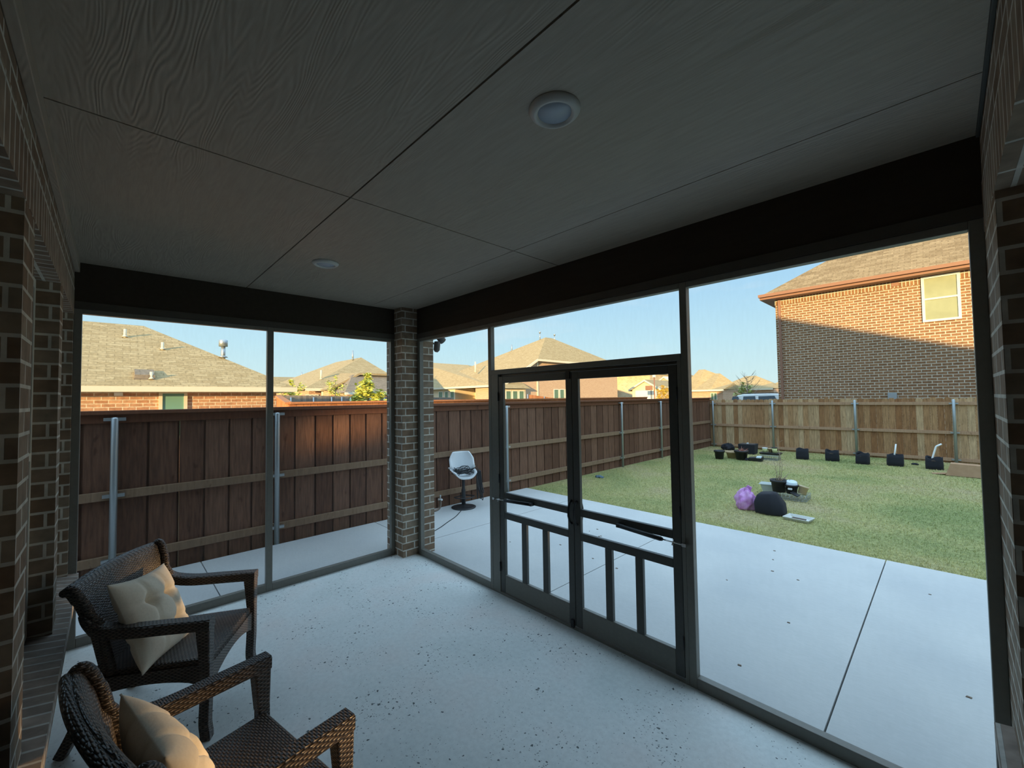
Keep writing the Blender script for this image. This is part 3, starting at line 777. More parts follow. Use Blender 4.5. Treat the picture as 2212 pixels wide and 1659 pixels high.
# roof: cat-slide towards the viewer, hip on the street side
hr = (pk.z - zq) / PM if PM else 4
a = 0.45; xr = X3 + a
yr = ye + (pk.z - z1) / sl3
A = (xr, ye, z1); B = (xr, yq, zq); Cc = (xr, y2 + a, zq - 0.05); P = (X3 - 3.6, yr, pk.z); P2 = (X3 - 3.6, yr + 1.2, pk.z)
Lc = at(1, ye, 893, 833); L1 = (Lc.x, ye, z1); D = (X3 - 14, y2 + a, zq)
qd = (X3 - 6.5, y2 + a, at(0, X3 - 6.5, 1285, 770).z)
mb = MB()
low = lambda p: (p[0], p[1], p[2] - 0.12)
mb.add([A, B, P, L1], [(0, 1, 2, 3)])
mb.add([B, Cc, qd, P2, P], [(0, 1, 2, 3, 4)])
mb.add([Cc, D, P2, qd], [(0, 1, 2, 3)]); mb.add([L1, P, P2, D], [(0, 1, 2, 3)])
mb.add([A, B, Cc, low(A), low(B), low(Cc), L1, low(L1)], [(0, 3, 4, 1), (1, 4, 5, 2), (0, 6, 7, 3)])
mb.build('roof', M['roof_tan'], t, True)
mb = MB()
mb.sweep([(xr + .02, ye - .05, z1 - .10), (xr + .02, yq, zq - .10), (xr + .02, y2 + a, zq - .15)], [(-.05, -.12), (.05, -.12), (.05, .10), (-.05, .10)])
mb.box(Lc.x, xr, ye - .07, ye, z1 - .20, z1)
mb.build('fascia', M['cream_trim'], t, True)
MB().box(X3 + .001, X3 + .09, yq + .25, yq + .42, GN, zq - .2).build('downspout', M['cream_trim'], t, True)
# wing facing the viewer
XW0, XW1 = at(1, ye + .4, 925, 850).x - 9, X3 - .06
mb = MB(); mb.box(XW0, XW1 - 7.8, ye + .4, ye + 9, GN, z1 - .12); mb.box(XW1 - 7.8, XW1 - 4.3, ye + 3.2, ye + 8, GN, z1 - .12)
mb.build('wing_wall', M['siding'], t, True)
yl = ye + 4.0
for _ in range(6): yl = ye + (at(1, yl, 960, 784).z + .03 - z1) / sl3
pL, pR = at(1, yl, 900, 781.5), at(1, yl, 1010, 788.5); xl = Lc.x - 16; xe = at(1, ye, 1058, 828).x; yk_ = 2 * yl - ye
mb = MB(); mb.add([(xl, ye, z1), (xe, ye, z1), tuple(pR), tuple(pL), (xl, yl, pL.z), (xl, yk_, z1), (xe, yk_, z1), (xl, ye, z1 - .12), (xe, ye, z1 - .12)],
       [(0, 1, 2, 3, 4), (4, 3, 2, 6, 5), (1, 6, 2), (0, 4, 5), (0, 7, 8, 1)])
mb.build('wing_roof', M['roof_tan'], t, True)
MB().box(xl, Lc.x, ye - .07, ye, z1 - .20, z1).build('wing_fascia', M['cream_trim'], t, True)
for p0, p1 in ((948, 957), (961, 969), (973, 982)):
    win(t, 1, ye + .4, at(1, ye + .4, p0, 850).x, at(1, ye + .4, p1, 850).x, 1.0, 2.72, -1, 'white_paint', 'green_glass', bars=(0.42,))
# bay with a small skirt roof on the street side
yb0 = at(0, X3 + .7, 1091, 845).y; yb1 = at(0, X3 + .7, 1133, 845).y
MB().box(X3 - .1, X3 + .7, yb0 - .15, yb1 + .15, GN, 2.72).build('bay_wall', M['siding'], t, True)
mb = MB(); zb = 2.75
mb.hexa([(X3, yb0 - .5, zb), (X3 + 1.1, yb0 - .5, zb), (X3 + 1.1, yb1 + .5, zb), (X3, yb1 + .5, zb)], [(X3, yb0 - .1, zb + .62), (X3 + .25, yb0 - .1, zb + .62), (X3 + .25, yb1 + .1, zb + .62), (X3, yb1 + .1, zb + .62)])
mb.build('bay_roof', M['roof_tan'], t, True)
w3 = (yb1 - yb0) / 3
for k in range(3): win(t, 0, X3 + .7, yb0 + w3 * k + .06, yb0 + w3 * (k + 1) - .06, 0.8, 2.55, 1, 'white_paint', 'green_glass')
yy0, yy1 = at(0, X3, 1195, 850).y, at(0, X3, 1232, 850).y; w3 = (yy1 - yy0) / 3
for k in range(3): win(t, 0, X3, yy0 + w3 * k + .08, yy0 + w3 * (k + 1) - .08, 0.6, 2.75, 1, 'white_paint', 'green_glass')
for px, py, h in ((1027, 803, 1.1), ):
    q = at(1, ye + 2.0, px, py); vent(t, q.x, q.y, q.z, h, 0.09, 'cream_trim')
vent(t, P[0] - .9, P[1], P[2] - .1, .75, .06, 'steel', True); vent(t, P2[0] - .2, P2[1] + .7, P2[2] - .3, .75, .06, 'steel', True)
vent(t, L1[0] * .25 + P[0] * .75, L1[1] * .25 + P[1] * .75, L1[2] * .25 + P[2] * .75, .7, .07, 'steel')

# houses in the gap between the left neighbour and the column ----------------------
t = thing('house', 'brick house with a tall pointed tan roof, seen past the young trees on the left', 'house', (-30, 11, GN))
X2 = -28.0; ya_, yp, ze2 = at(0, X2, 655, 838).y, at(0, X2 - 2, 812, 774).y, 2.75
yb_ = at(0, X2, 890, 838).y; zp = at(0, X2 - 5, 812, 774).z
MB().box(X2 - 14, X2, ya_ + .4, yb_ - .4, GN, ze2 - .1).build('wall', M['brick_orange'], t, True)
mb = MB(); xr = X2 + .4
mb.add([(xr, ya_, ze2), (xr, yb_, ze2), (X2 - 5, yp, zp), (X2 - 11, yp, zp), (X2 - 15, ya_, ze2), (X2 - 15, yb_, ze2), (xr, ya_, ze2 - .12), (xr, yb_, ze2 - .12), (X2 - 15, ya_, ze2 - .12)],
       [(0, 1, 2), (0, 2, 3, 4), (1, 5, 3, 2), (4, 3, 5), (0, 6, 7, 1), (0, 4, 8, 6)])
mb.build('roof', M['roof_tan'], t, True)
MB().box(xr, xr + .06, ya_, yb_, ze2 - .2, ze2).build('fascia', M['cream_trim'], t, True)
# front cross gable with a brick face and its own lower roof
yg0, ygp = at(0, X2 + 1.6, 704, 838).y, at(0, X2 + 1.6, 775, 806).y
zg = at(0, X2 + 1.6, 775, 806).z; yg1 = at(0, X2 + 3.4, 866, 838).y
mb = MB(); mb.prism([(yg0 + .2, GN), (yg1, GN), (yg1, zg - .15), (ygp + .2, zg - .15), (yg0 + .3, 2.55)], X2 + .3, X2 + 1.4, 0)
mb.build('gable_wall', M['brick_orange'], t, True)
mb = MB(); mb.add([(X2 + 1.8, yg0, 2.6), (X2 + 1.8, ygp, zg), (X2 + 1.8, yg1, zg), (X2 - 2.5, yg1, zg + .2), (X2 - 2.5, ygp, zg + .2), (X2 - 2.5, yg0, 2.7),
        (X2 + 1.8, yg0, 2.45), (X2 + 1.8, ygp, zg - .15), (X2 + 1.8, yg1, zg - .15)], [(0, 1, 4, 5), (1, 2, 3, 4), (0, 6, 7, 1), (1, 7, 8, 2)])
mb.build('gable_roof', M['roof_gray'], t, True)
ys0 = at(0, X2 + 3, 735, 840).y
mb = MB(); mb.box(X2 + 1.3, X2 + 3.4, ys0 + .3, yg1, GN, 2.35); mb.build('porch_wall', M['brick_orange'], t, True)
mb = MB(); mb.hexa([(X2 + 1.3, ys0, 2.36), (X2 + 3.8, ys0, 2.36), (X2 + 3.8, yg1, 2.36), (X2 + 1.3, yg1, 2.36)], [(X2 + 1.3, ys0 + 1.5, 3.75), (X2 + 1.5, ys0 + 1.5, 3.75), (X2 + 1.5, yg1, 3.75), (X2 + 1.3, yg1, 3.75)])
mb.build('porch_roof', M['roof_dark'], t, True)
MB().box(X2 + 3.75, X2 + 3.85, ys0, yg1, 2.22, 2.38).build('porch_fascia', M['white_paint'], t, True)
MB().box(X2 + .4, X2 + .7, at(0, X2, 690, 845).y, at(0, X2, 704, 845).y, GN, 2.5).build('corner_wall', M['siding'], t, True)
win(t, 0, X2, at(0, X2, 660, 850).y, at(0, X2, 688, 850).y, 1.0, 2.3, 1, 'white_paint', 'dark_glass', mull=(.33, .66))
p = at(0, X2, 704, 820); vent(t, p.x - 1.0, p.y, 3.5, .7, .07, 'cream_trim')
vent(t, X2 - 5.2, yp - .7, zp - .2, .8, .07, 'steel')

t = thing('house', 'farther house with a low wide gray-brown roof, left of the pointed roof', 'house', (-64, 14, GN))
X2 = -60.0
ya_, yb_ = at(0, X2, 590, 843).y, at(0, X2, 775, 843).y
MB().box(X2 - 9, X2, ya_ + .4, yb_ - .4, GN, 2.7).build('wall', M['brick_orange'], t, True)
q0, q1 = at(0, X2 - 4.5, 688, 801), at(0, X2 - 4.5, 727, 802)
mb = MB(); mb.add([(X2 + .4, ya_, 2.8), (X2 + .4, yb_, 2.8), tuple(q1), tuple(q0), (X2 - 9.4, ya_, 2.8), (X2 - 9.4, yb_, 2.8)], [(0, 1, 2, 3), (0, 3, 4), (1, 5, 2), (4, 3, 2, 5), (0, 4, 5, 1)])
mb.build('roof', M['roof_gray'], t, True)
MB().box(X2 + .35, X2 + .45, ya_, yb_, 2.62, 2.8).build('fascia', M['cream_trim'], t, True)
for px, py in ((652, 810), (694, 800), (727, 801)):
    q = at(0, X2 - 4, px, py); vent(t, q.x, q.y, q.z - .3, .75, .08, 'steel')
t = thing('house', 'low gray-brown roofed house whose flat ridge shows beside the left neighbour', 'house', (-46, 6, GN))
X2 = -44.5; ya_, yb_ = at(0, X2, 540, 840).y, at(0, X2, 668, 840).y; zr = at(0, X2 - 3.5, 630, 815).z
MB().box(X2 - 7, X2, ya_ + .4, yb_ - .4, GN, 2.6).build('wall', M['brick_orange'], t, True)
q1 = at(0, X2 - 3.5, 648, 815)
mb = MB(); mb.add([(X2 + .4, ya_, 2.7), (X2 + .4, yb_, 2.7), tuple(q1), (X2 - 3.5, ya_ + 2, zr), (X2 - 7.4, ya_, 2.7), (X2 - 7.4, yb_, 2.7)], [(0, 1, 2, 3), (0, 3, 4), (1, 5, 2), (4, 3, 2, 5), (0, 4, 5, 1)])
mb.build('roof', M['roof_gray'], t, True)
MB().box(X2 + .35, X2 + .45, ya_, yb_, 2.5, 2.7).build('fascia', M['cream_trim'], t, True)
q = at(0, X2 - .5, 630, 826); vent(t, q.x, q.y, q.z - .1, .5, .07, 'cream_trim')

# houses along the street beyond the far fence -------------------------------------
YS = 78.0
def sx_(px, y=YS): return at(1, y, px, 850).x
def sz_(px, py, y=YS): return at(1, y, px, py).z
t = thing('house', 'pale stone two-storey house glimpsed through the right screen door', 'house', (sx_(1350), YS + 4, 0))
xa, xb = sx_(1300), sx_(1405); zt_ = sz_(1360, 807)
MB().box(xa, xb, YS, YS + 9, GN, zt_).build('wall', M['stone'], t, True)
MB().box(xa - .1, sx_(1334), YS - 1.6, YS + .1, GN, sz_(1320, 805)).build('entry_wall', M['siding'], t, True)
hip(MB(), xa, xb, YS - 1.0, YS + 9, zt_ + .05, .55).build('roof', M['roof_dark'], t, True)
fascia(MB(), xa, xb, YS - 1.0, YS + 9, zt_ + .05, h=.3).build('fascia', M['cream_trim'], t, True)
win(t, 1, YS - 1.6, sx_(1311, YS - 1.6), sx_(1321, YS - 1.6), sz_(1316, 827), sz_(1316, 811), -1, 'white_paint', 'green_glass')
win(t, 1, YS - 1.6, sx_(1312, YS - 1.6), sx_(1322, YS - 1.6), GN + .4, sz_(1316, 841), -1, 'white_paint', 'dark_glass')
t = thing('house', 'cream gabled garage house beside the lamp post, through the right screen door', 'house', (sx_(1395, 64), 68, 0))
yq_ = 64.0; xa, xb = sx_(1366, yq_), sx_(1424, yq_); xm = sx_(1395, yq_); ze_ = sz_(1366, 838, yq_); zp = sz_(1395, 820, yq_)
mb = MB(); mb.prism([(xa, GN), (xb, GN), (xb, ze_), (xm, zp - .2), (xa, ze_)], yq_, yq_ + 8, 1); mb.build('wall', M['siding'], t, True)
mb = MB(); q = .5; mb.prism([(xa - q, ze_ - .3), (xm, zp), (xb + q, ze_ - .3), (xb + q, ze_ - .6), (xm, zp - .3), (xa - q, ze_ - .6)], yq_ - .4, yq_ + 8, 1); mb.build('roof', M['roof_gray'], t, True)
mb = MB(); mb.prism([(xa - q, ze_ - .3), (xm, zp), (xb + q, ze_ - .3), (xb + q, ze_ - .62), (xm, zp - .32), (xa - q, ze_ - .62)], yq_ - .5, yq_ - .41, 1); mb.build('fascia', M['cream_trim'], t, True)
mb = MB()
for k in range(4): mb.box(sx_(1373, yq_), sx_(1419, yq_), yq_ - .06, yq_, GN + k * .85, GN + k * .85 + .82)
mb.build('garage_door', M['white_paint'], t, True)
t = thing('house', 'stone gabled entry house behind the golden tree, at the right door stile', 'house', (sx_(1450, 76), 80, 0))
yq_ = 76.0; xa, xb = sx_(1422, yq_), sx_(1462, yq_); xm = sx_(1436, yq_); ze_ = sz_(1424, 824, yq_); zp = sz_(1436, 813, yq_)
mb = MB(); mb.prism([(xa, GN), (sx_(1452, yq_), GN), (sx_(1452, yq_), ze_), (xm, zp - .2), (xa, ze_)], yq_, yq_ + 6, 1); mb.build('wall', M['stone'], t, True)
mb = MB(); mb.prism([(xa - .4, ze_ - .3), (xm, zp), (sx_(1452, yq_) + .4, ze_ - .3), (sx_(1452, yq_) + .4, ze_ - .6), (xm, zp - .3), (xa - .4, ze_ - .6)], yq_ - .4, yq_ + 6, 1); mb.build('gable_roof', M['cream_trim'], t, True)
hip(MB(), xa, sx_(1475, yq_), yq_ + 3, yq_ + 12, ze_ - .2, .62).build('roof', M['roof_gray'], t, True)
MB().box(sx_(1444, yq_), sx_(1475, yq_), yq_ - 1.5, yq_ + 3, GN, ze_ - 1.2).build('garage_wall', M['brick_orange'], t, True)
t = thing('house', 'orange brick house with a two-step tan roof, just right of the door post', 'house', (sx_(1520, 62), 66, 0))
YS = 62.0
sx_ = lambda px, y=62.0: at(1, y, px, 850).x
sz_ = lambda px, py, y=62.0: at(1, y, px, py).z
xa, xb = sx_(1478), sx_(1562); ze_ = sz_(1520, 842)
MB().box(xa, xb, YS, YS + 7.5, GN, ze_ - .1).build('wall', M['brick_orange'], t, True)
mb = MB(); rg = [(sx_(1490), sz_(1503, 796)), (sx_(1503), sz_(1503, 796)), (sx_(1527), sz_(1527, 805)), (sx_(1537), sz_(1537, 805)), (sx_(1566), sz_(1566, 826))]
ridge_roof(mb, rg, xa - .5, sx_(1566), YS - .5, YS + 3.7, YS + 8, ze_)
mb.build('roof', M['roof_tan'], t, True)
MB().box(xa - .5, sx_(1566), YS - .55, YS - .45, ze_ - .25, ze_).build('fascia', M['cream_trim'], t, True)
win(t, 1, YS, sx_(1535), sx_(1549), .4, ze_ - .5, -1, 'white_paint', 'green_glass', mull=(.5,))
t = thing('house', 'brick house with a rounded tan hip roof behind the bare tree', 'house', (sx_(1615, 74), 78, 0))
y_ = 74.0; xa, xb = sx_(1550, y_), sx_(1672, y_); ze_ = sz_(1610, 840, y_)
MB().box(xa, xb, y_, y_ + 10, GN, ze_ - .1).build('wall', M['brick_orange'], t, True)
mb = MB(); rg = [(sx_(1567, y_), sz_(1567, 826, y_)), (sx_(1596, y_), sz_(1600, 811, y_)), (sx_(1618, y_), sz_(1618, 810, y_)), (sx_(1655, y_), sz_(1655, 826, y_))]
ridge_roof(mb, rg, xa - .5, xb, y_ - .5, y_ + 4, y_ + 9, ze_)
mb.build('roof', M['roof_tan'], t, True)
MB().box(xa - .5, xb, y_ - .55, y_ - .45, ze_ - .25, ze_).build('fascia', M['cream_trim'], t, True)
win(t, 1, y_, sx_(1563, y_), sx_(1568, y_), .9, ze_ - .6, -1, 'white_paint', 'dark_glass')
win(t, 1, y_, sx_(1622, y_), sx_(1640, y_), .3, ze_ - .7, -1, 'white_paint', 'siding')
t = thing('house', 'sliver of a tan roofed house between the bare tree and the two-storey house', 'house', (sx_(1672, 86), 88, 0))
xa, xb = sx_(1650, 86), sx_(1720, 86); ze_ = sz_(1665, 840, 86)
MB().box(xa, xb, 86, 94, GN, ze_ - .1).build('wall', M['brick_orange'], t, True)
hip(MB(), xa, xb, 86, 94, ze_, .55).build('roof', M['roof_tan'], t, True)
fascia(MB(), xa, xb, 86, 94, ze_, h=.25).build('fascia', M['cream_trim'], t, True)

# the porch's own house behind the viewer: keeps the low sun off the yard
struct('house_body', MB().box(1.5, 12.0, -12, -3.12, -0.5, 2.95), M['brick_porch'], 'the house the porch belongs to, behind the viewer', 'house')
hb = MB(); hip(hb, 1.5, 12.0, -12, -3.12, 3.1, .4, 0.4); struct('house_roof', hb, M['roof_dark'], 'roof of the house the porch belongs to', 'roof')
hb = MB(); hb.prism([(7.0, -0.5), (17.5, -0.5), (17.5, 4.80), (9.0, 7.60), (7.0, 6.94)], -14, -4.0, 1)  # added unseen gable, shaped to cast the sloping shadow on the tan house
struct('house_upper', hb, M['siding'], 'upper storey gable of the house behind the viewer', 'house')
hb = MB().box(4.96, 14, -3.11, 0.3, -0.5, 2.95); struct('house_wing', hb, M['brick_porch'], 'house wing to the right of the porch', 'house')

# ------------------------------------------------------------------ fences beyond
t = thing('boundary_fence', 'gray weathered fence with pale posts beyond the left fence, below the young trees', 'fence', (-20, 7, GN))
mb = MB(); y = 1.5
while y < 15: mb.box(-20.02, -20, y + .004, y + .136, GN, 2.14 - (y - 3.8) * .02 + rnd.uniform(-.01, .01)); y += .14
mb.build('board_panel', M['fence_gray'], t, True)
MB().box(-20, -19.96, 1.5, 15, 1.72, 1.80).build('rail', M['fence_gray'], t, True)
for px in (628, 677, 716, 738, 757, 800, 830):
    y = at(0, -19.93, px, 868).y; MB().tube([(-19.93, y, GN), (-19.93, y, 2.02)], .04, 10).build('post', M['steel'], t, True)
t = thing('side_fence', 'sunlit orange board fence behind the left fence, stepping up towards the brick house', 'fence', (-5, 3, GN))
OX = -5.0; yk = at(0, OX, 625, 870).y; zk = at(0, OX, 700, 868.5).z
mb = MB(); x = OX
while x > -7.4:
    f = (OX - x) / 2.4; y = yk + f * .42; z = zk - .03 + f * .17
    mb.box(x - .134, x, y - .012, y + .012, GN, z); x -= .14
y = yk
while y < 15: mb.box(OX - .012, OX + .012, y, y + .134, GN, zk - .03); y += .14
mb.build('board_panel', M['fence_orange'], t, True)
MB().sweep([(OX + .03, yk - .02, zk - .012), (-7.4, yk + .42, zk + .16)], [(-.07, -.02), (.07, -.02), (.07, .02), (-.07, .02)]).build('cap', M['fence_orange'], t, True)
MB().box(OX - .07, OX + .07, yk, 15, zk - .03, zk + .012).build('cap', M['fence_orange'], t, True)
t = thing('side_fence', 'short stretch of bright orange fence sloping down in front of the pink brick house', 'fence', (-20, 24.5, GN))
mb = MB(); ya_, yb_ = at(0, -20, 1139, 855).y, at(0, -20, 1202, 862).y; y = ya_
while y < yb_:
    f = (y - ya_) / (yb_ - ya_); mb.box(-20.02, -20, y + .003, y + .137, GN, 2.12 - f * .38); y += .14
mb.build('board_panel', M['fence_orange'], t, True)
for f in (0.0, .55): MB().tube([(-19.95, ya_ + (yb_ - ya_) * f, GN), (-19.95, ya_ + (yb_ - ya_) * f, 2.14 - f * .38)], .045, 10).build('post', M['steel'], t, True)
MB().box(-19.99, -19.95, ya_, yb_, 1.5, 1.58).build('rail', M['fence_orange'], t, True)

# ------------------------------------------------------------------ trees
def tree(name, x, y, zb, ztop, r, n, leaf, lab, ls=0.09, group=None, bare=False, lo=0.25):
    t = thing(name, lab, 'tree', (x, y, zb), rnd.uniform(0, 6), group)
    h = ztop - zb; mb = MB()
    mb.tube([(0, 0, -0.1), (.02, .01, h * .45), (-.01, .02, h * .92)], [.035 + h * .008, .028 + h * .005, .008], 8)
    tips = []
    for i in range(16 if bare else 11):
        a = i * 2.4; z0 = h * (lo + .55 * (i + 1) / 18 if bare else lo + (.85 - lo) * i / 11)
        l = r * (1.05 - .5 * i / 16)
        e = (l * math.cos(a), l * math.sin(a), z0 + l * (.9 if bare else .55)); mid = (e[0] * .5, e[1] * .5, z0 + l * .2)
        mb.tube([(0, 0, z0), mid, e], [.018 + h * .002, .012, .005], 6); tips.append((e, mid))
        if bare:
            for s in (-.5, .6): mb.tube([mid, (mid[0] + l * .5 * math.cos(a + s), mid[1] + l * .5 * math.sin(a + s), mid[2] + l * .55)], [.011, .004], 5)
    mb.build('trunk', M['bark'], t)
    if n:
        mb = MB()
        for i in range(n):
            e, mid = rnd.choice(tips); f = rnd.random()
            p = [mid[k] + (e[k] - mid[k]) * f * 1.15 + rnd.gauss(0, r * .16) for k in range(3)]
            if rnd.random() < .12: p = [rnd.gauss(0, r * .1), rnd.gauss(0, r * .1), h * rnd.uniform(.75, 1.0)]
            a, b = rnd.uniform(0, 6.28), rnd.uniform(-1, 1); s = ls * rnd.uniform(.6, 1.2)
            u = Vector((math.cos(a), math.sin(a), b * .6)).normalized(); q = u.cross(Vector((rnd.uniform(-1, 1), rnd.uniform(-1, 1), 1))).normalized()
            P_ = Vector(p)
            mb.add([P_ - u * s, P_ + q * s * .45, P_ + u * s, P_ - q * s * .45], [(0, 1, 2, 3)])
        mb.build('foliage', M[leaf], t)
    return t
def atx(X, px, py): return at(0, X, px, py)
p = atx(-22, 629, 860); tree('young_tree', p.x, p.y, GN, atx(-22, 629, 820).z, .75, 1300, 'leaf', 'small yellow-green tree nearest the left neighbour house', .10)
p = atx(-22, 724, 860); tree('young_tree', p.x, p.y, GN, atx(-22, 724, 808).z, .64, 620, 'leaf', 'thin sparse young tree, middle one before the pointed roof', .10)
p = atx(-10, 795, 860); tree('young_tree', p.x, p.y, GN, atx(-10, 795, 806).z, .56, 3600, 'leaf', 'fullest yellow-green young tree, next to the brick column', .10)
q = at(1, 50, 1432, 855); tree('golden_tree', q.x, q.y, GN, at(1, 50, 1432, 833).z, .85, 900, 'leaf_gold', 'golden-leaved small tree beside the lamp post', .16)
q = at(1, 38, 1606, 855); tree('shrub_tree', q.x, q.y, GN, at(1, 38, 1600, 826).z, .78, 900, 'leaf_green', 'green leafy tree under the bare branches behind the white car', .13)
q = at(1, 36, 1615, 855); tree('bare_tree', q.x, q.y, GN, at(1, 36, 1612, 806).z, 1.2, 0, 'leaf', 'bare-branched tree behind the white car', bare=True, lo=.42)
q = at(1, 60, 1323, 855); tree('sapling', q.x, q.y, GN, at(1, 60, 1323, 827).z, .7, 160, 'leaf_green', 'dark thin sapling in front of the pale stone house', .14)
# street lamp
q = at(1, 52, 1414, 850); t = thing('street_lamp', 'brown lamp post with a square lantern by the garage', 'street lamp', (q.x, q.y, GN))
zt_ = at(1, 52, 1414, 815).z - GN
MB().tube([(0, 0, 0), (0, 0, zt_)], [.10, .085], 10).build('post', M['brown_trim'], t)
MB().box(-.16, .16, -.16, .16, zt_, zt_ + .42).build('lantern', M['white_paint'], t); MB().lathe([(.26, zt_ + .42), (.1, zt_ + .52)], n=4).build('lantern_cap', M['brown_trim'], t)
# basketball hoop
q = at(1, 58, 1402, 850); t = thing('basketball_hoop', 'dark basketball hoop on a pole before the garage door', 'basketball hoop', (q.x, q.y, GN))
zt_ = at(1, 58, 1402, 838).z - GN
MB().tube([(0, .7, 0), (0, .7, zt_ - .3), (0, .1, zt_ - .05)], .06, 8).build('pole', M['black_plastic'], t)
MB().box(-.6, .6, 0, .05, zt_ - .35, zt_ + .35).build('backboard', M['brown_trim'], t)
mb = MB(); mb.tube([(.23 * math.cos(k), -.3 + .23 * math.sin(k), zt_ - .25) for k in [i * math.pi / 8 for i in range(17)]], .025, 6); mb.build('rim', M['fence_orange'], t)

# ------------------------------------------------------------------ white car beyond the far fence
q = at(1, 19, 1625, 860)
t = thing('car', 'white sport utility vehicle roof showing over the far fence, left of the brick house', 'car', (-3.9, 26.0, 0.03))
pr = [(-2.35, .35), (-2.4, .75), (-2.3, .98), (-1.35, 1.12), (-.60, 1.74), (-.25, 1.82), (1.0, 1.84), (1.85, 1.80), (2.25, 1.25), (2.35, 1.0), (2.35, .35)]
mb = MB(); secs = [(-.92, .93), (-.86, 1.0), (.86, 1.0), (.92, .93)]
vv = []
for yy, s in ((-.90, 0), (-.70, 1), (.70, 1), (.90, 0)):
    for x, z in pr: vv.append((x * (1 if z < 1.1 or s else .965), yy * (1 if z < 1.1 else .84 + .0 * s), z if (s or z < 1.3) else z - .035))
n = len(pr); ff = [list(range(n))[::-1], list(range(3 * n, 4 * n))]
for j in range(3):
    for i in range(n): ff.append((j * n + i, j * n + (i + 1) % n, (j + 1) * n + (i + 1) % n, (j + 1) * n + i))
mb.add(vv, ff); mb.build('body', M['white_plastic'], t, bevel=0.03)
M['car_glass'] = mat('tinted_car_glass', (0.03, 0.045, 0.06), 0.12)
for a, b, c, d in ((-1.08, -.52, -.35, -.98), (-.22, .44, .50, -.24), (.60, 1.45, 1.72, .64)):
    mb = MB(); y1_, y2_ = -.80, -.915
    mb.hexa([(d + .02, -.94, 1.14), (c, -.94, 1.14), (c, -.86, 1.14), (d + .02, -.86, 1.14)], [(a + (.28 if a < -1 else 0.02), -.80, 1.68), (b, -.80, 1.70), (b, -.72, 1.70), (a + (.28 if a < -1 else 0.02), -.72, 1.68)])
    mb.build('side_window', M['car_glass'], t)
MB().tube([(-.3, -.62, 1.87), (1.6, -.62, 1.87)], .018, 8).build('roof_rail', M['black_plastic'], t)
for x in (-1.5, 1.45):
    for y in (-.80, .80): MB().lathe([(.20, -.11), (.34, -.10), (.36, -.05), (.36, .05), (.34, .10), (.20, .11)], (x, y, .36), 24, axis='x').build('wheel', M['black_plastic'], t).rotation_euler = (0, 0, 0)

# ------------------------------------------------------------------ wicker armchairs
def cr(pts, n=8):
    """Catmull-Rom through points"""
    pts = [Vector(p) for p in pts]; out = []
    for i in range(len(pts) - 1):
        a, b, c, d = pts[max(i-1, 0)], pts[i], pts[i+1], pts[min(i+2, len(pts)-1)]
        for k in range(n):
            t = k / n
            out.append(0.5 * ((2*b) + (c-a)*t + (2*a-5*b+4*c-d)*t*t + (3*b-a-3*c+d)*t**3))
    out.append(pts[-1]); return out
def sheet(mb, fn, nu, nv, th, smooth=True):
    """a curved panel with thickness: fn(u, v) -> point, u,v in 0..1"""
    P = [[Vector(fn(i / nu, j / nv)) for i in range(nu + 1)] for j in range(nv + 1)]
    Q = []
    for j in range(nv + 1):
        row = []
        for i in range(nu + 1):
            du = P[j][min(i+1, nu)] - P[j][max(i-1, 0)]; dv = P[min(j+1, nv)][i] - P[max(j-1, 0)][i]
            row.append(P[j][i] - du.cross(dv).normalized() * th)
        Q.append(row)
    v = [p for r in P for p in r] + [p for r in Q for p in r]; n = (nu + 1) * (nv + 1); w_ = nu + 1; f = []
    for j in range(nv):
        for i in range(nu):
            a = j * w_ + i; f.append((a, a+1, a+1+w_, a+w_)); f.append((n+a, n+a+w_, n+a+1+w_, n+a+1))
    mb.add(v, f, smooth)
    e = []
    for i in range(nu): e.append((i+1, i, n+i, n+i+1)); a = nv * w_ + i; e.append((a, a+1, n+a+1, n+a))
    for j in range(nv): a = j * w_; e.append((a, a+w_, n+a+w_, n+a)); a = j * w_ + nu; e.append((a+w_, a, n+a, n+a+w_))
    o = len(mb.v) - len(v)
    for q in e: mb.f.append([o + k for k in q]); mb.s.append(False)
    return mb
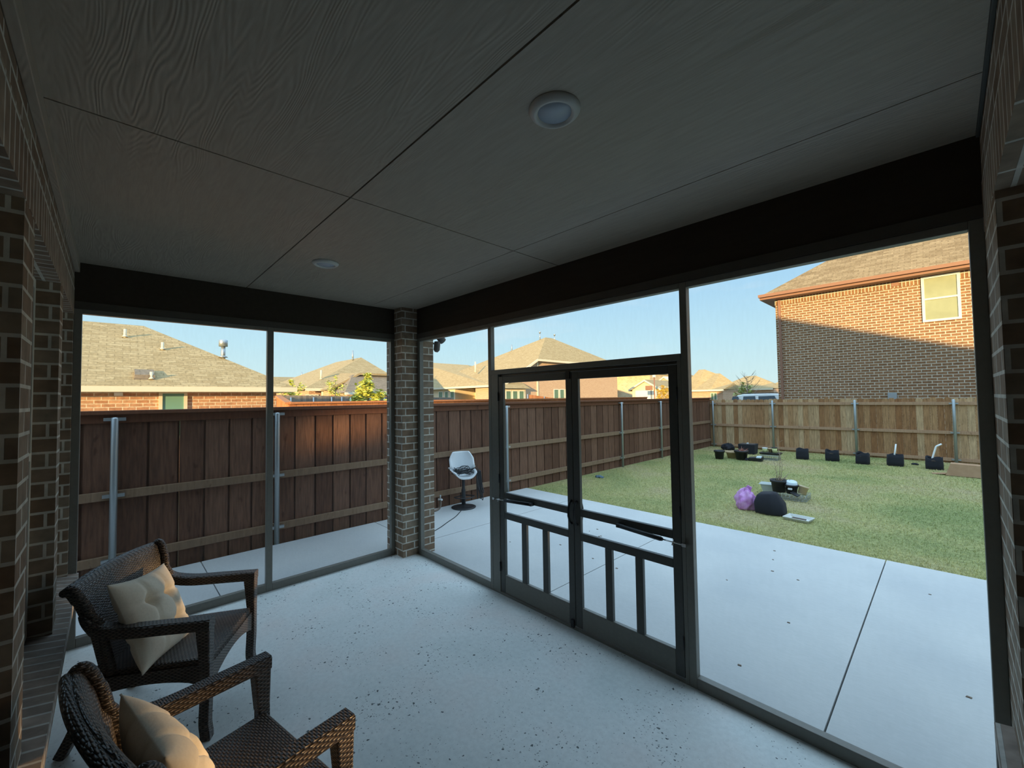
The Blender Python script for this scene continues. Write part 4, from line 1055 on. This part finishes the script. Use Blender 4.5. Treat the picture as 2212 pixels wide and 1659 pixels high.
def make_chair(label):
    t = thing('wicker_armchair', label, 'armchair', (0, 0, 0), 0, 'brown wicker armchairs on the porch')
    hw = lambda z: .262 + max(0, (z - .42)) * .185 if z < .62 else .299 + (z - .62) * .235
    def back(u, v):
        k = v * (len(prof) - 1); i = min(int(k), len(prof) - 2); p = prof[i].lerp(prof[i+1], k - i)
        s = 2 * u - 1; wdt = hw(p[1])
        return (s * wdt, p[0] + .050 * s * s * (0.6 if p[1] > .7 else 1), p[1] - .012 * s * s * (p[1] > .8))
    prof = [Vector((p[0], p[1])) for p in [Vector((q[0], q[1], 0)) for q in cr([(-.205, .375, 0), (-.218, .50, 0), (-.230, .62, 0), (-.246, .73, 0), (-.268, .815, 0), (-.288, .862, 0), (-.308, .876, 0), (-.322, .862, 0)], 5)]]
    sheet(MB(), back, 24, 30, -.036).build('backrest', M['wicker_fine'], t)
    # seat
    mb = MB()
    mb.hexa([(-.268, -.225, .345), (.268, -.225, .345), (.285, .315, .355), (-.285, .315, .355)], [(-.268, -.225, .395), (.268, -.225, .395), (.285, .315, .405), (-.285, .315, .405)])
    mb.build('seat', M['wicker'], t, bevel=.012)
    # front apron arched underneath
    n = 14; top = [(-.27 + .54 * i / n, .372) for i in range(n + 1)]; bot = [(-.27 + .54 * i / n, .255 + .062 * math.sin(math.pi * i / n) ** .8) for i in range(n, -1, -1)]
    MB().prism(bot + top if False else top[::-1] + bot[::-1], .302, .326, 1).build('front_apron', M['wicker_fine'], t)
    for s in (-1, 1):
        n = 10; ya, yb = -.235, .27
        top = [(ya + (yb - ya) * i / n, .372) for i in range(n + 1)]; bot = [(ya + (yb - ya) * i / n, .265 + .045 * math.sin(math.pi * i / n) ** .6) for i in range(n + 1)]
        MB().prism(top[::-1] + bot, s * .262, s * .288, 0).build('side_apron', M['wicker'], t)
        # arm: swoops down from the back, then level to the front post
        path = cr([(s * .322, -.235, .722), (s * .322, -.218, .690), (s * .320, -.190, .658), (s * .318, -.150, .632), (s * .315, -.04, .612), (s * .314, .12, .608), (s * .314, .338, .604)], 7)
        pr = []
        for i, p in enumerate(path):
            f = min(1, i / 18); wd = .016 + .020 * f; hh = .014 + .014 * f
            pr.append([(-wd, -hh), (-wd * .9, -hh * 1.0), (wd * .9, -hh), (wd, -hh * .8), (wd, hh * .75), (wd * .75, hh), (-wd * .75, hh), (-wd, hh * .75)])
        MB().sweep(path, pr).build('arm', M['wicker'], t)
        MB().hexa([(s * .314 - .026, .286, .40), (s * .314 + .026, .286, .40), (s * .314 + .026, .336, .40), (s * .314 - .026, .336, .40)],
                  [(s * .314 - .033, .268, .605), (s * .314 + .033, .268, .605), (s * .314 + .033, .338, .605), (s * .314 - .033, .338, .605)]).build('arm_post', M['wicker'], t, bevel=.006)
        # front leg with a slight kick at the foot, back leg splayed
        MB().sweep(cr([(s * .312, .312, .42), (s * .311, .312, .22), (s * .309, .308, .09), (s * .312, .316, .03), (s * .312, .318, 0)], 5),
                   [(-.024, -.024), (.024, -.024), (.024, .024), (-.024, .024)], up=(0, 1, 0)).build('leg', M['wicker'], t, bevel=.005)
        MB().sweep(cr([(s * .262, -.222, .42), (s * .262, -.242, .28), (s * .268, -.295, .12), (s * .275, -.350, 0)], 5),
                   [(-.021, -.024), (.021, -.024), (.021, .024), (-.021, .024)], up=(0, 1, 0)).build('leg', M['wicker'], t, bevel=.005)
        # woven side edge of the back
        edge = [Vector(back(.5 + .5 * s, v / 20)) + Vector((0, .012, 0)) for v in range(0, 21)]
        MB().tube(edge, .021, 10).build('back_edge', M['wicker'], t)
    rim = [Vector(back(u / 16, .985)) + Vector((0, -.004, -.006)) for u in range(17)]
    MB().tube(rim, .020, 10).build('back_rim', M['wicker'], t)
    return t
ch1 = make_chair('brown wicker armchair by the left screen, farther of the two, its cushion facing the viewer')
ch1.location = (1.265, -2.308, 0); ch1.rotation_euler = (0, 0, R(-31))
ch2 = copy_tree(ch1)
ch2['label'] = 'brown wicker armchair nearest the viewer, cut off by the bottom of the picture'
ch2.location = (2.66, -2.325, 0); ch2.rotation_euler = (0, 0, R(11))

def cushion(label, size=.46, thick=.15):
    t = thing('cushion', label, 'cushion', (0, 0, 0), 0, 'beige tufted cushions on the wicker chairs')
    n = 36; h = size / 2
    tuft = [(-.36, -.36), (.36, -.36), (-.36, .36), (.36, .36)]
    def z(u, v):
        e = max(0, 1 - abs(u) ** 2.6) * max(0, 1 - abs(v) ** 2.6)
        q = thick / 2 * e ** .5
        for a, b in tuft:
            d = math.hypot(u - a, v - b); q -= thick * .36 * math.exp(-(d / .13) ** 2) * (e > 0)
        # creases running between the tufts and out to the edges
        for a in (-.36, .36):
            q -= thick * .10 * math.exp(-((u - a) / .06) ** 2) * (1 - .5 * abs(v)); q -= thick * .10 * math.exp(-((v - a) / .06) ** 2) * (1 - .5 * abs(u))
        q += thick * .02 * math.sin(9 * u + 4 * v) * math.sin(7 * v - 3 * u) * e
        return max(q, .003)
    def xy(u, v):
        p = 1 - .10 * (1 - abs(v) ** 2) * 1; q = 1 - .10 * (1 - abs(u) ** 2)
        return h * u * p, h * v * q
    v_ = []; f = []
    for sgn in (1, -1):
        for j in range(n + 1):
            for i in range(n + 1):
                u, v = 2 * i / n - 1, 2 * j / n - 1; x, y = xy(u, v); v_.append((x, y, sgn * z(u, v)))
    w_ = n + 1; m_ = w_ * w_
    for j in range(n):
        for i in range(n):
            a = j * w_ + i; f.append((a, a+1, a+1+w_, a+w_)); f.append((m_+a, m_+a+w_, m_+a+1+w_, m_+a+1))
    for i in range(n):
        f.append((i+1, i, m_+i, m_+i+1)); a = n * w_ + i; f.append((a, a+1, m_+a+1, m_+a))
        a = i * w_; f.append((a, a+w_, m_+a+w_, m_+a)); a = i * w_ + n; f.append((a+w_, a, m_+a, m_+a+w_))
    MB().add(v_, f, True).build('cover', M['cushion'], t)
    return t
def place_cushion(c, ch, loc, tilt, roll, yaw=0):
    m = Matrix.Translation(ch.location) @ ch.rotation_euler.to_matrix().to_4x4() @ Matrix.Translation(loc) @ Matrix.Rotation(R(yaw), 4, 'Z') @ Matrix.Rotation(R(tilt), 4, 'X') @ Matrix.Rotation(R(roll), 4, 'Z')
    c.location = m.to_translation(); c.rotation_euler = m.to_euler()
c1 = cushion('beige tufted cushion leaning in the farther wicker chair', .49, .16)
place_cushion(c1, ch1, (.095, -.045, .592), 114, 9, 3)
c2 = cushion('beige tufted cushion in the wicker chair nearest the viewer', .45, .16)
place_cushion(c2, ch2, (.03, -.105, .592), 113, 0)

# ------------------------------------------------------------------ bar stool, cords, pipe, floodlight
t = thing('bar_stool', 'white bucket bar stool on a black pedestal, standing on the patio by the left fence', 'stool', (-1.16, 1.672, zt), R(-112))
MB().lathe([(.001, .0), (.20, .0), (.205, .012), (.17, .022), (.06, .040), (.035, .055), (.001, .055)], n=36).build('base', M['black_plastic'], t)
MB().tube([(0, 0, .03), (0, 0, .30), (0, 0, .31), (0, 0, .50)], [.034, .034, .026, .026], 16).build('pedestal', M['black_plastic'], t)
MB().tube([(.03 * math.cos(0), 0, .20)] + [(.17 * math.cos(a), .05 + .15 * math.sin(a), .19) for a in [i * math.pi / 8 for i in range(9)]] + [(-.03, 0, .20)], .009, 8).build('foot_ring', M['black_plastic'], t)
def bucket(u, v):
    s = 2 * u - 1
    # v: front lip of the seat -> rear -> up the back
    if v < .5:
        k = v / .5; y = .20 - .36 * k; z = .515 + .02 * (1 - k) ** 4 * -1 + .06 * k ** 4; wdt = .215 * (1 - .16 * (1 - k) ** 3); lift = .10 * abs(s) ** 3.2
    else:
        k = (v - .5) / .5; y = -.16 - .045 * math.sin(k * 1.5); z = .575 + .335 * k; wdt = .215 - .075 * max(0, k - .45) ** 1.2 * 2.0; lift = .10 * abs(s) ** 3.2 * (1 - k) ** .8
    return (s * wdt, y + (.11 * abs(s) ** 2.4 * (0 if v < .5 else (1 - .5 * (v - .5) / .5))) * (1 if v >= .5 else v / .5), z + lift)
sheet(MB(), bucket, 22, 30, .022).build('bucket_seat', M['white_plastic'], t)
rr2 = random.Random(11)
def to_w(p):
    q = Matrix.Translation(t.location) @ t.rotation_euler.to_matrix().to_4x4() @ Vector(p); return tuple(q)
mb = MB()
pts = []
for i in range(90):
    a = i * .62 + rr2.uniform(-.2, .2); r_ = .06 + .12 * rr2.random()
    pts.append((r_ * math.cos(a) * 1.1 + .02, .02 + r_ * math.sin(a), .565 + .06 * rr2.random() + max(0, .05 * math.cos(a * .3))))
mb.tube([to_w(p) for p in cr(pts, 5)], .0065, 6, smooth=True)
lp = [(-.10, .10, .62), (-.17, .16, .66), (-.235, .12, .60)]
for k in range(9):
    x = -.200 - .010 * k; d = .10 + rr2.uniform(0, .30)
    lp += [(x, .10 - .02 * k, .52), (x - .01, .09, .50 - d), (x - .03, .06 + .01 * k, .47 - d), (x - .03, .04, .40), (x, .08, .60)]
mb.tube([to_w(p) for p in cr(lp, 5)], .0065, 6)
o = mb.build('extension_cord', M['black_plastic'], None)
tag(o, 'tangled black cord heaped on the white bar stool and hanging off its side', 'cord')
pa = [tuple(at(2, zt + .006, *q)) for q in ((1003, 1094), (996, 1103), (984, 1116), (968, 1127), (953, 1138), (938, 1147))]
o = MB().tube(cr(pa, 6), .005, 8).build('power_cord', M['black_plastic'], None)
tag(o, 'thin dark cord running over the patio from the stool to the brick column', 'cord')
M['pipe'] = mat('old_pipe', (0.20, 0.15, 0.12), 0.5, 0.6)
t = thing('water_pipe', 'short elbow pipe with a small tap sticking out low on the brick column', 'pipe', (.10, .222, .43))
MB().tube(cr([(.10, .215, .425), (.10, .30, .428), (.10, .345, .445), (.10, .362, .49), (.10, .362, .535)], 5), .016, 12).build('elbow', M['pipe'], t, True)
mb = MB().tube([(.10, .362, .535), (.10, .362, .60)], .009, 10); mb.build('riser', M['steel'], t, True)
MB().tube([(.075, .352, .545), (.125, .372, .545)], .012, 8).build('tap_handle', M['white_plastic'], t, True)
M['lamp_bronze'] = mat('lamp_bronze', (0.09, 0.085, 0.08), 0.5)
t = thing('floodlight', 'grey twin-head floodlight under the beam outside the brick column', 'floodlight', (.10, .222, 2.5))
MB().tube([(.10, .222, 2.535), (.10, .245, 2.535)], .055, 20).build('base_plate', M['lamp_bronze'], t, True)
MB().tube(cr([(.10, .24, 2.55), (.10, .30, 2.585), (.10, .34, 2.575)], 4), .011, 8).build('arm', M['lamp_bronze'], t, True)
MB().tube(cr([(.10, .24, 2.505), (.10, .285, 2.475), (.10, .325, 2.475)], 4), .011, 8).build('arm', M['lamp_bronze'], t, True)
MB().tube([(.10, .33, 2.60), (.10, .36, 2.575), (.10, .40, 2.535), (.10, .425, 2.515)], [.030, .044, .048, .044], 16).build('lamp_head', M['lamp_bronze'], t, True)
MB().tube([(.10, .335, 2.505), (.10, .335, 2.485), (.10, .325, 2.40), (.10, .320, 2.375)], [.034, .040, .040, .020], 16).build('lamp_head', M['lamp_bronze'], t, True)

# ------------------------------------------------------------------ things on the lawn
def grow_bag(loc, w_, h, rz, label, sag=.0, cut=0, soil=True):
    """soft fabric pot: wobbly rim, slumped sides"""
    t = thing('grow_bag', label, 'planter', (loc[0], loc[1], ZL), rz, 'black fabric grow bags along the far fence')
    r0 = w_ / 2; n = 28; rr3 = random.Random(int(loc[0] * 100)); ph = rr3.uniform(0, 6)
    v = []; f = []; prof = [(.90, 0), (1.0, .02), (1.02, .35), (.99, .7), (.97, 1.0), (.90, 1.0), (.88, .86)]
    for j, (r_, z) in enumerate(prof):
        for k in range(n):
            a = 2 * math.pi * k / n; sq = 1 / max(abs(math.cos(a)), abs(math.sin(a))) ** .55
            rr_ = r0 * r_ * (.86 * sq + .02 * math.sin(3 * a + ph + z * 2)); zz = h * z * (1 + (sag * math.sin(a * 2 + ph) + .04 * math.sin(5 * a + ph)) * z)
            v.append((rr_ * math.cos(a), rr_ * math.sin(a), zz))
    for j in range(len(prof) - 1):
        for k in range(n): f.append((j*n+k, j*n+(k+1) % n, (j+1)*n+(k+1) % n, (j+1)*n+k))
    f.append(list(range(n))[::-1])
    MB().add(v, f, True).build('fabric_wall', M['black_fabric'], t)
    if soil: MB().lathe([(.001, h * .80), (r0 * .84, h * .78), (r0 * .86, h * .70)], n=24, closed=True).build('soil', M['soil'], t)
    return t
gb = [((1.575, 11.66), .35, .29, .10, 'black grow bag by the far fence, leftmost of the row of five', .03),
      ((2.235, 11.80), .36, .29, .05, 'black grow bag by the far fence, second from the left, slumping to its right', .06),
      ((2.90, 11.66), .33, .28, -.1, 'black grow bag with a folded rim, in front of the middle fence post', .10),
      ((3.52, 11.80), .38, .28, .08, 'black grow bag holding a straight white pipe', .04),
      ((4.22, 11.72), .36, .29, .0, 'black grow bag holding a bent white pipe', .04)]
for a in gb: grow_bag(a[0], a[1], a[2], a[3], a[4], a[5])
M['pvc'] = mat('white_pipe', (0.82, 0.84, 0.84), 0.35)
o = MB().tube([(3.505, 11.66, ZL + .2), (3.53, 11.67, .30), (3.555, 11.68, .50)], .016, 12).build('pipe', M['pvc'], None); tag(o, 'straight white pipe standing in a black grow bag', 'pipe')
o = MB().tube([(4.165, 11.60, ZL + .2), (4.19, 11.60, .20), (4.262, 11.61, .485), (4.275, 11.61, .505), (4.36, 11.62, .56)], .018, 12).build('pipe', M['pvc'], None); tag(o, 'white pipe with a bent top standing in the rightmost grow bag', 'pipe')
def pot(name, x, y, z, r0, r1, h, m, label, rim=.012, group=None, soilz=.82, tilt=(0, 0), cat='flower pot'):
    t = thing(name, label, cat, (x, y, z), 0, group)
    t.rotation_euler = (tilt[0], tilt[1], 0)
    MB().lathe([(.001, 0), (r0, 0), (r0 + (r1 - r0) * .78, h * .80), (r1 + rim, h * .80), (r1 + rim, h), (r1 - .006, h), (r1 - .014, h * .80), (r0 * .9, .01), (.001, .01)], n=28).build('pot_wall', M[m], t)
    if soilz: MB().lathe([(.001, h * soilz), (r1 - .016, h * soilz - .004), (r1 - .016, h * soilz - .02), (.001, h * soilz - .02)], n=24).build('soil', M['soil'], t)
    return t
pot('flower_pot', -.16, 10.20, ZL, .105, .135, .25, 'black_plastic', 'black plastic pot standing alone at the far left of the lawn')
pot('flower_pot', .045, 10.62, ZL, .115, .165, .20, 'terracotta', 'pale terracotta pot between two black pots at the far left')
t = pot('flower_pot', .36, 10.42, ZL, .13, .175, .27, 'black_plastic', 'black plastic pot topped with a reddish clump, in front of a black box')
mb = MB(); rr4 = random.Random(5)
for i in range(60):
    a = rr4.uniform(0, 6.28); l = rr4.uniform(.05, .2); b = (rr4.uniform(-.08, .08), rr4.uniform(-.08, .08), .25)
    mb.add([(b[0] - .006, b[1], b[2]), (b[0] + .006, b[1], b[2]), (b[0] + l * math.cos(a), b[1] + l * math.sin(a), b[2] + l * rr4.uniform(.1, .7))], [(0, 1, 2)])
M['red_plant'] = leafmat('reddish_leaves', (0.30, 0.09, 0.06), (0.42, 0.15, 0.10), (0.5, 0.24, 0.16)); mb.build('plant', M['red_plant'], t)
t = thing('planter_box', 'square black planter box behind the pot with the reddish clump', 'planter', (.08, 11.95, ZL), .05)
MB().hexa([(-.22, -.2, 0), (.22, -.2, 0), (.22, .2, 0), (-.22, .2, 0)], [(-.24, -.22, .31), (.24, -.22, .31), (.24, .22, .31), (-.24, .22, .31)]).build('box_wall', M['black_fabric'], t, bevel=.02)
MB().box(-.2, .2, -.18, .18, .30, .315).build('soil', M['soil'], t)
MB().hexa([(-.02, -.1, .31), (.04, -.1, .31), (.04, -.06, .31), (-.02, -.06, .31)], [(-.01, -.1, .35), (.03, -.1, .36), (.03, -.07, .36), (-.01, -.07, .35)]).build('tag', M['white_plastic'], t)
def lump(name, loc, sx1, sy1, sz1, m, label, cat, seed, rough=.18, flat=.25, part='bag_wall'):
    t = thing(name, label, cat, loc)
    rq = random.Random(seed); ph = [rq.uniform(0, 6) for _ in range(8)]
    nu, nv = 40, 22; v = []; f = []
    for j in range(nv + 1):
        th = math.pi * j / nv
        for i in range(nu):
            a = 2 * math.pi * i / nu
            q = 1 + rough * (.5 * math.sin(3 * a + ph[0] + 2 * th) + .35 * math.sin(5 * a + ph[1] - 3 * th) + .3 * math.sin(8 * a + ph[2] + 5 * th) + .25 * math.sin(11 * th + ph[3] + 4 * a))
            x, y, z = math.sin(th) * math.cos(a) * q, math.sin(th) * math.sin(a) * q, math.cos(th) * q
            v.append((x * sx1, y * sy1, max(0, (z + flat * 2.2) / (1 + flat * 2.2)) * sz1))
    for j in range(nv):
        for i in range(nu): f.append((j*nu+i, (j+1)*nu+i, (j+1)*nu+(i+1) % nu, j*nu+(i+1) % nu))
    MB().add(v, f, True).build(part, M[m], t)
    return t
lump('trash_bag', (-.70, 12.5, ZL), .20, .17, .22, 'black_fabric', 'small slumped black bag at the foot of the fence corner', 'bag', 4)
M['pink_film'] = varied('pink_film', (0.50, 0.17, 0.52), (0.72, 0.42, 0.74), 14, 0.3, detail=5, bstr=.3)
t = lump('plastic_bag', (2.165, 4.86, ZL), .15, .13, .31, 'pink_film', 'crumpled pink plastic bag on the lawn', 'bag', 9, .20)
mb = MB(); mb.add([(-.02, 0, .27), (.06, .02, .26), (.085, .03, .35), (.03, .01, .385), (-.01, -.02, .33)], [(0, 1, 2, 3, 4)]); mb.v = mb.v + [(x, y + .02, z) for x, y, z in mb.v]; mb.f.append([9, 8, 7, 6, 5]); mb.s.append(False)
for k in range(5): mb.f.append([k, k + 5, (k + 1) % 5 + 5, (k + 1) % 5]); mb.s.append(False)
mb.build('bag_top', M['pink_film'], t)
# fallen grow bag: a slumped black sack
t = thing('fabric_sack', 'big black fabric planter bag slumped on the lawn beside the pink bag', 'planter', (2.515, 4.86, ZL), 0.1)
bt = [(-.19, -.17, 0), (.02, -.21, 0), (.20, -.15, 0), (.22, .08, 0), (.05, .18, 0), (-.18, .14, 0)]
md = [(-.205, -.165, .17), (.03, -.215, .19), (.19, -.13, .16), (.20, .09, .17), (.05, .19, .2), (-.19, .15, .19)]
tp = [(-.165, -.12, .295), (.01, -.14, .335), (.095, -.075, .325), (.09, .06, .33), (.03, .11, .33), (-.14, .10, .305)]
mb = MB(); mb.v = bt + md + tp; n = 6
for j in range(2):
    for k in range(6): mb.f.append([j*n+k, j*n+(k+1) % n, (j+1)*n+(k+1) % n, (j+1)*n+k])
mb.f += [[0, 5, 4, 3, 2, 1], [12, 13, 14, 15, 16, 17]]; mb.s = [True] * len(mb.f)
o = mb.build('sack_wall', M['black_fabric'], t); bv = o.modifiers.new('soft', 'BEVEL'); bv.width = .035; bv.segments = 3
# wire crate with pots on it
def wire_crate(name, x, y, w_, d, h, rz, label, m='steel'):
    t = thing(name, label, 'wire crate', (x, y, ZL), rz)
    for nm, z in (('bottom_grid', .01), ('top_grid', h)):
        mb = MB(); k = 9
        for i in range(k + 1): xx = -w_/2 + w_ * i / k; mb.tube([(xx, -d/2, z), (xx, d/2, z)], .0035, 5)
        for i in range(6): yy = -d/2 + d * i / 5; mb.tube([(-w_/2, yy, z + .003), (w_/2, yy, z + .003)], .0035, 5)
        mb.build(nm, M[m], t)
    mb = MB()
    for i in range(10):
        xx = -w_/2 + w_ * i / 9
        for yy in (-d/2, d/2): mb.tube([(xx, yy, .01), (xx, yy, h)], .0035, 5)
    for i in range(1, 5):
        yy = -d/2 + d * i / 5
        for xx in (-w_/2, w_/2): mb.tube([(xx, yy, .01), (xx, yy, h)], .0035, 5)
    for z in (h * .5, ): mb.tube([(-w_/2, -d/2, z), (w_/2, -d/2, z), (w_/2, d/2, z), (-w_/2, d/2, z), (-w_/2, -d/2, z)], .0035, 5)
    mb.build('side_grid', M[m], t)
    return t
M['wire'] = mat('pale_wire', (0.34, 0.38, 0.36), 0.5, 0.3)
CX, CY, CH = 2.50, 6.12, .10
wire_crate('wire_crate', CX, CY, .52, .40, CH, .0, 'pale wire crate lying on the lawn under a cluster of pots', 'wire')
zc_ = ZL + CH + .008
t = pot('flower_pot', 2.34, 6.08, zc_, .10, .128, .21, 'black_plastic', 'large black pot with a dead twiggy plant, on the wire crate')
mb = MB(); rr5 = random.Random(8)
for i in range(26):
    a = rr5.uniform(0, 6.28); l = rr5.uniform(.08, .24); b = (rr5.uniform(-.06, .06), rr5.uniform(-.06, .06), .17)
    e = (b[0] + .5 * l * math.cos(a) + .05, b[1] + .5 * l * math.sin(a), .18 + l * rr5.uniform(.3, 1)); mb.tube([b, tuple((p + q) / 2 + rr5.uniform(-.015, .015) for p, q in zip(b, e)), e], [.004, .003, .0015], 5)
for dx, hh in ((-.05, .40), (.02, .78), (.05, .55)):
    pth = [(dx * .4, 0, .17), (dx + .01, .01, .17 + hh * .5), (dx - .03, .0, .17 + hh)]; mb.tube(pth, [.005, .004, .002], 5)
    for k in range(5): z = .2 + hh * (.3 + .14 * k); s_ = (-1) ** k; mb.tube([(dx * .9, 0, z), (dx + s_ * .06, .02, z + .05)], [.003, .0015], 4)
M['dry'] = varied('dry_stems', (0.30, 0.22, 0.15), (0.40, 0.31, 0.22), 20, .9); mb.build('dead_plant', M['dry'], t)
t = pot('flower_pot', 2.535, 6.06, zc_, .078, .098, .155, 'black_plastic', 'black pot with a white tag, under an upturned pale tub on the wire crate', soilz=0)
MB().prism([(-.028, .075), (.028, .075), (.033, .082), (.033, .100), (.028, .107), (-.028, .107), (-.033, .100), (-.033, .082)], -.102, -.094, 1).build('tag', M['white_plastic'], t)
M['milky'] = mat('pale_blue_plastic', (0.60, 0.70, 0.76), .4)
t = thing('plastic_tub', 'pale blue upturned tub resting over the black pot with the white tag', 'tub', (2.53, 6.08, zc_ + .10)); t.rotation_euler = (R(10), R(7), 0)
MB().lathe([(.098, .0), (.101, .010), (.094, .025), (.080, .105), (.072, .112), (.001, .112)], n=26).build('tub_wall', M['milky'], t)
t = pot('flower_pot', 2.66, 6.06, zc_ + .012, .060, .072, .14, 'terracotta_pale', 'cream pot leaning on the right of the wire crate', tilt=(R(-12), R(16)), soilz=.8) if 'terracotta_pale' in M else None
M['terracotta_pale'] = mat('cream_glazed_pot', (0.66, 0.52, 0.34), .5)
t = pot('flower_pot', 2.685, 6.06, zc_ + .012, .060, .070, .14, 'terracotta_pale', 'cream pot leaning on the right of the wire crate', rim=.006, tilt=(R(-14), R(14)))
t = thing('nursery_tray', 'flattened black plant tray beside the cream pot on the wire crate', 'tray', (2.615, 5.935, zc_), R(-30)); t.rotation_euler = (R(18), R(14), R(-30))
MB().hexa([(-.06, -.025, 0), (.06, -.025, 0), (.06, .025, 0), (-.06, .025, 0)], [(-.075, -.035, .03), (.075, -.035, .03), (.075, .035, .03), (-.075, .035, .03)]).build('tray_wall', M['black_plastic'], t, bevel=.004)
t = thing('clear_bin', 'clear plastic bin at the left end of the wire crate', 'bin', (2.155, 6.25, ZL + .02), R(5))
M['clear'] = mat('clear_milky_plastic', (0.42, 0.46, 0.44), .25)
n = 4; 
MB().hexa([(-.10, -.08, 0), (.12, -.08, 0), (.12, .10, 0), (-.10, .10, 0)], [(-.14, -.11, .17), (.15, -.11, .17), (.15, .13, .17), (-.14, .13, .17)]).build('bin_wall', M['clear'], t, bevel=.01)
MB().hexa([(-.17, -.12, .168), (.16, -.12, .168), (.16, .14, .168), (-.17, .14, .168)], [(-.165, -.115, .178), (.15, -.115, .178), (.15, .135, .178), (-.165, .135, .178)]).build('bin_rim', M['clear'], t)
# shallow tray on the grass
M['tray_white'] = mat('weathered_white_tray', (0.62, 0.63, 0.60), .5)
t = thing('shallow_tray', 'shallow white tray lying on the grass near the patio edge', 'tray', (2.915, 4.70, ZL), R(-8))
a, b, h = .165, .13, .045
def ring(x, y, z): return [(-x, -y, z), (x, -y, z), (x, y, z), (-x, y, z)]
v = ring(a * .86, b * .82, 0) + ring(a * .94, b * .92, h) + ring(a, b, h + .004) + ring(a, b, h - .006) + ring(a * .8, b * .76, .008); 
mb = MB(); mb.v = v
for lo_, hi_ in ((0, 1), ): pass
q = lambda i, j: [[i*4+k, i*4+(k+1) % 4, j*4+(k+1) % 4, j*4+k] for k in range(4)]
mb.f = q(0, 3) + q(3, 2) + q(2, 1) + q(1, 4) + [[19, 18, 17, 16][::-1]] + [[3, 2, 1, 0]]; mb.s = [False] * len(mb.f)
mb.build('tray_wall', M['tray_white'], t, bevel=.006)
MB().box(-.09, .08, -.06, .06, .010, .020).build('soil', M['soil'], t)
# black trays with green crate and small yellow tubs at the far fence
wire_crate('plastic_crate', .95, 10.95, .42, .42, .13, .02, 'grey-green open crate near the far fence, beneath a black tray', 'wire')
t = thing('nursery_tray', 'black nursery tray on top of the grey-green crate, holding yellow tubs', 'tray', (.94, 11.05, ZL + .145))
MB().hexa([(-.24, -.16, 0), (.24, -.16, 0), (.24, .16, 0), (-.24, .16, 0)], [(-.26, -.18, .05), (.26, -.18, .05), (.26, .18, .05), (-.26, .18, .05)]).build('tray_wall', M['black_plastic'], t, bevel=.008)
M['yellow'] = mat('pale_yellow_plastic', (0.66, 0.68, 0.32), .45)
for x, r_, h_, lab in ((.80, .068, .125, 'short yellow-green tub with a white lid on the black tray, left one'), (1.045, .066, .15, 'yellow-green tub at the right end of the black tray')):
    t = thing('plastic_tub', lab, 'tub', (x, 11.02, ZL + .196))
    MB().lathe([(.001, 0), (r_ * .85, 0), (r_, h_), (.001, h_)], n=24).build('tub_wall', M['yellow'], t)
    MB().lathe([(.001, h_ + .001), (r_ * 1.06, h_ + .001), (r_ * 1.06, h_ - .02), (r_ * 1.02, h_ - .02)], n=24, closed=True).build('tub_rim', M['white_plastic'] if x < .9 else M['black_plastic'], t)
pot('flower_pot', .925, 11.08, ZL + .196, .045, .058, .11, 'terracotta', 'small brown pot between the two yellow tubs')
t = thing('watering_tray', 'low black tray with grey sacks lying before the grey-green crate', 'tray', (.74, 10.42, ZL), .1)
MB().hexa([(-.16, -.1, 0), (.16, -.1, 0), (.16, .1, 0), (-.16, .1, 0)], [(-.18, -.11, .10), (.17, -.11, .13), (.17, .11, .13), (-.18, .11, .10)]).build('tray_wall', M['black_plastic'], t, bevel=.02)
MB().hexa([(.01, -.12, .09), (.15, -.12, .09), (.15, .02, .10), (.01, .02, .10)], [(.02, -.11, .145), (.14, -.11, .15), (.14, .01, .15), (.02, .01, .145)]).build('sack', M['milky'], t, bevel=.02)
lump('black_cloth', (.50, 10.40, ZL), .10, .07, .07, 'black_fabric', 'scrap of black cloth left of the low black tray', 'cloth', 21, part='cloth_fold')
# cardboard box
t = thing('cardboard_box', 'flattened brown cardboard box lying by the far fence on the right', 'cardboard box', (4.83, 10.86, ZL), R(-3))
MB().hexa([(-.42, -.14, .012), (.55, -.14, .012), (.55, .22, .012), (-.42, .22, .012)], [(-.34, -.09, .27), (.55, -.09, .25), (.55, .17, .25), (-.34, .17, .27)]).build('box_wall', M['cardboard'], t)
mb = MB(); mb.hexa([(-.42, -.10, .03), (-.42, .10, .03), (-.66, .08, .005), (-.62, -.06, .005)], [(-.42, -.10, .038), (-.42, .10, .038), (-.66, .08, .013), (-.62, -.06, .013)]); mb.build('flap', M['cardboard'], t)
M['blue_tool'] = mat('slate_blue_cloth', (0.10, 0.16, 0.22), .8)
t = lump('cloth', (-1.10, 5.50, ZL), .10, .055, .05, 'blue_tool', 'small slate-blue cloth on the grass near the left fence', 'cloth', 33, .3, part='cloth_fold')
lump('stone', (3.86, 12.25, ZL), .07, .05, .05, 'black_fabric', 'small dark stone on the grass between the two grow bags with pipes', 'stone', 35, .1, part='stone_body')

# ------------------------------------------------------------------ unidentified object at the left edge, on the sill beside the viewer

q = at(2, .66, 4, 1548)
t = thing('broom', 'white rounded handle end above a dark glossy tube at the left edge of the picture', 'tool', (q.x, q.y, .60))
e = at(1, q.y - .004, 22, 1522); b_ = at(1, q.y + .004, -14, 1600)
MB().tube([tuple(e + (e - b_) * .02), tuple(e), tuple(e.lerp(b_, .15)), tuple(e.lerp(b_, .6)), tuple(b_)], [.004, .011, .015, .018, .018], 16).build('grip', M['white_plastic'], t, True)
g0 = at(1, q.y, 8, 1585); g1 = at(1, q.y + .02, -4, 1680)
MB().tube([tuple(g0), tuple(g0.lerp(g1, .1)), tuple(g1)], [.012, .016, .016], 16).build('tube', M['car_glass'], t, True)
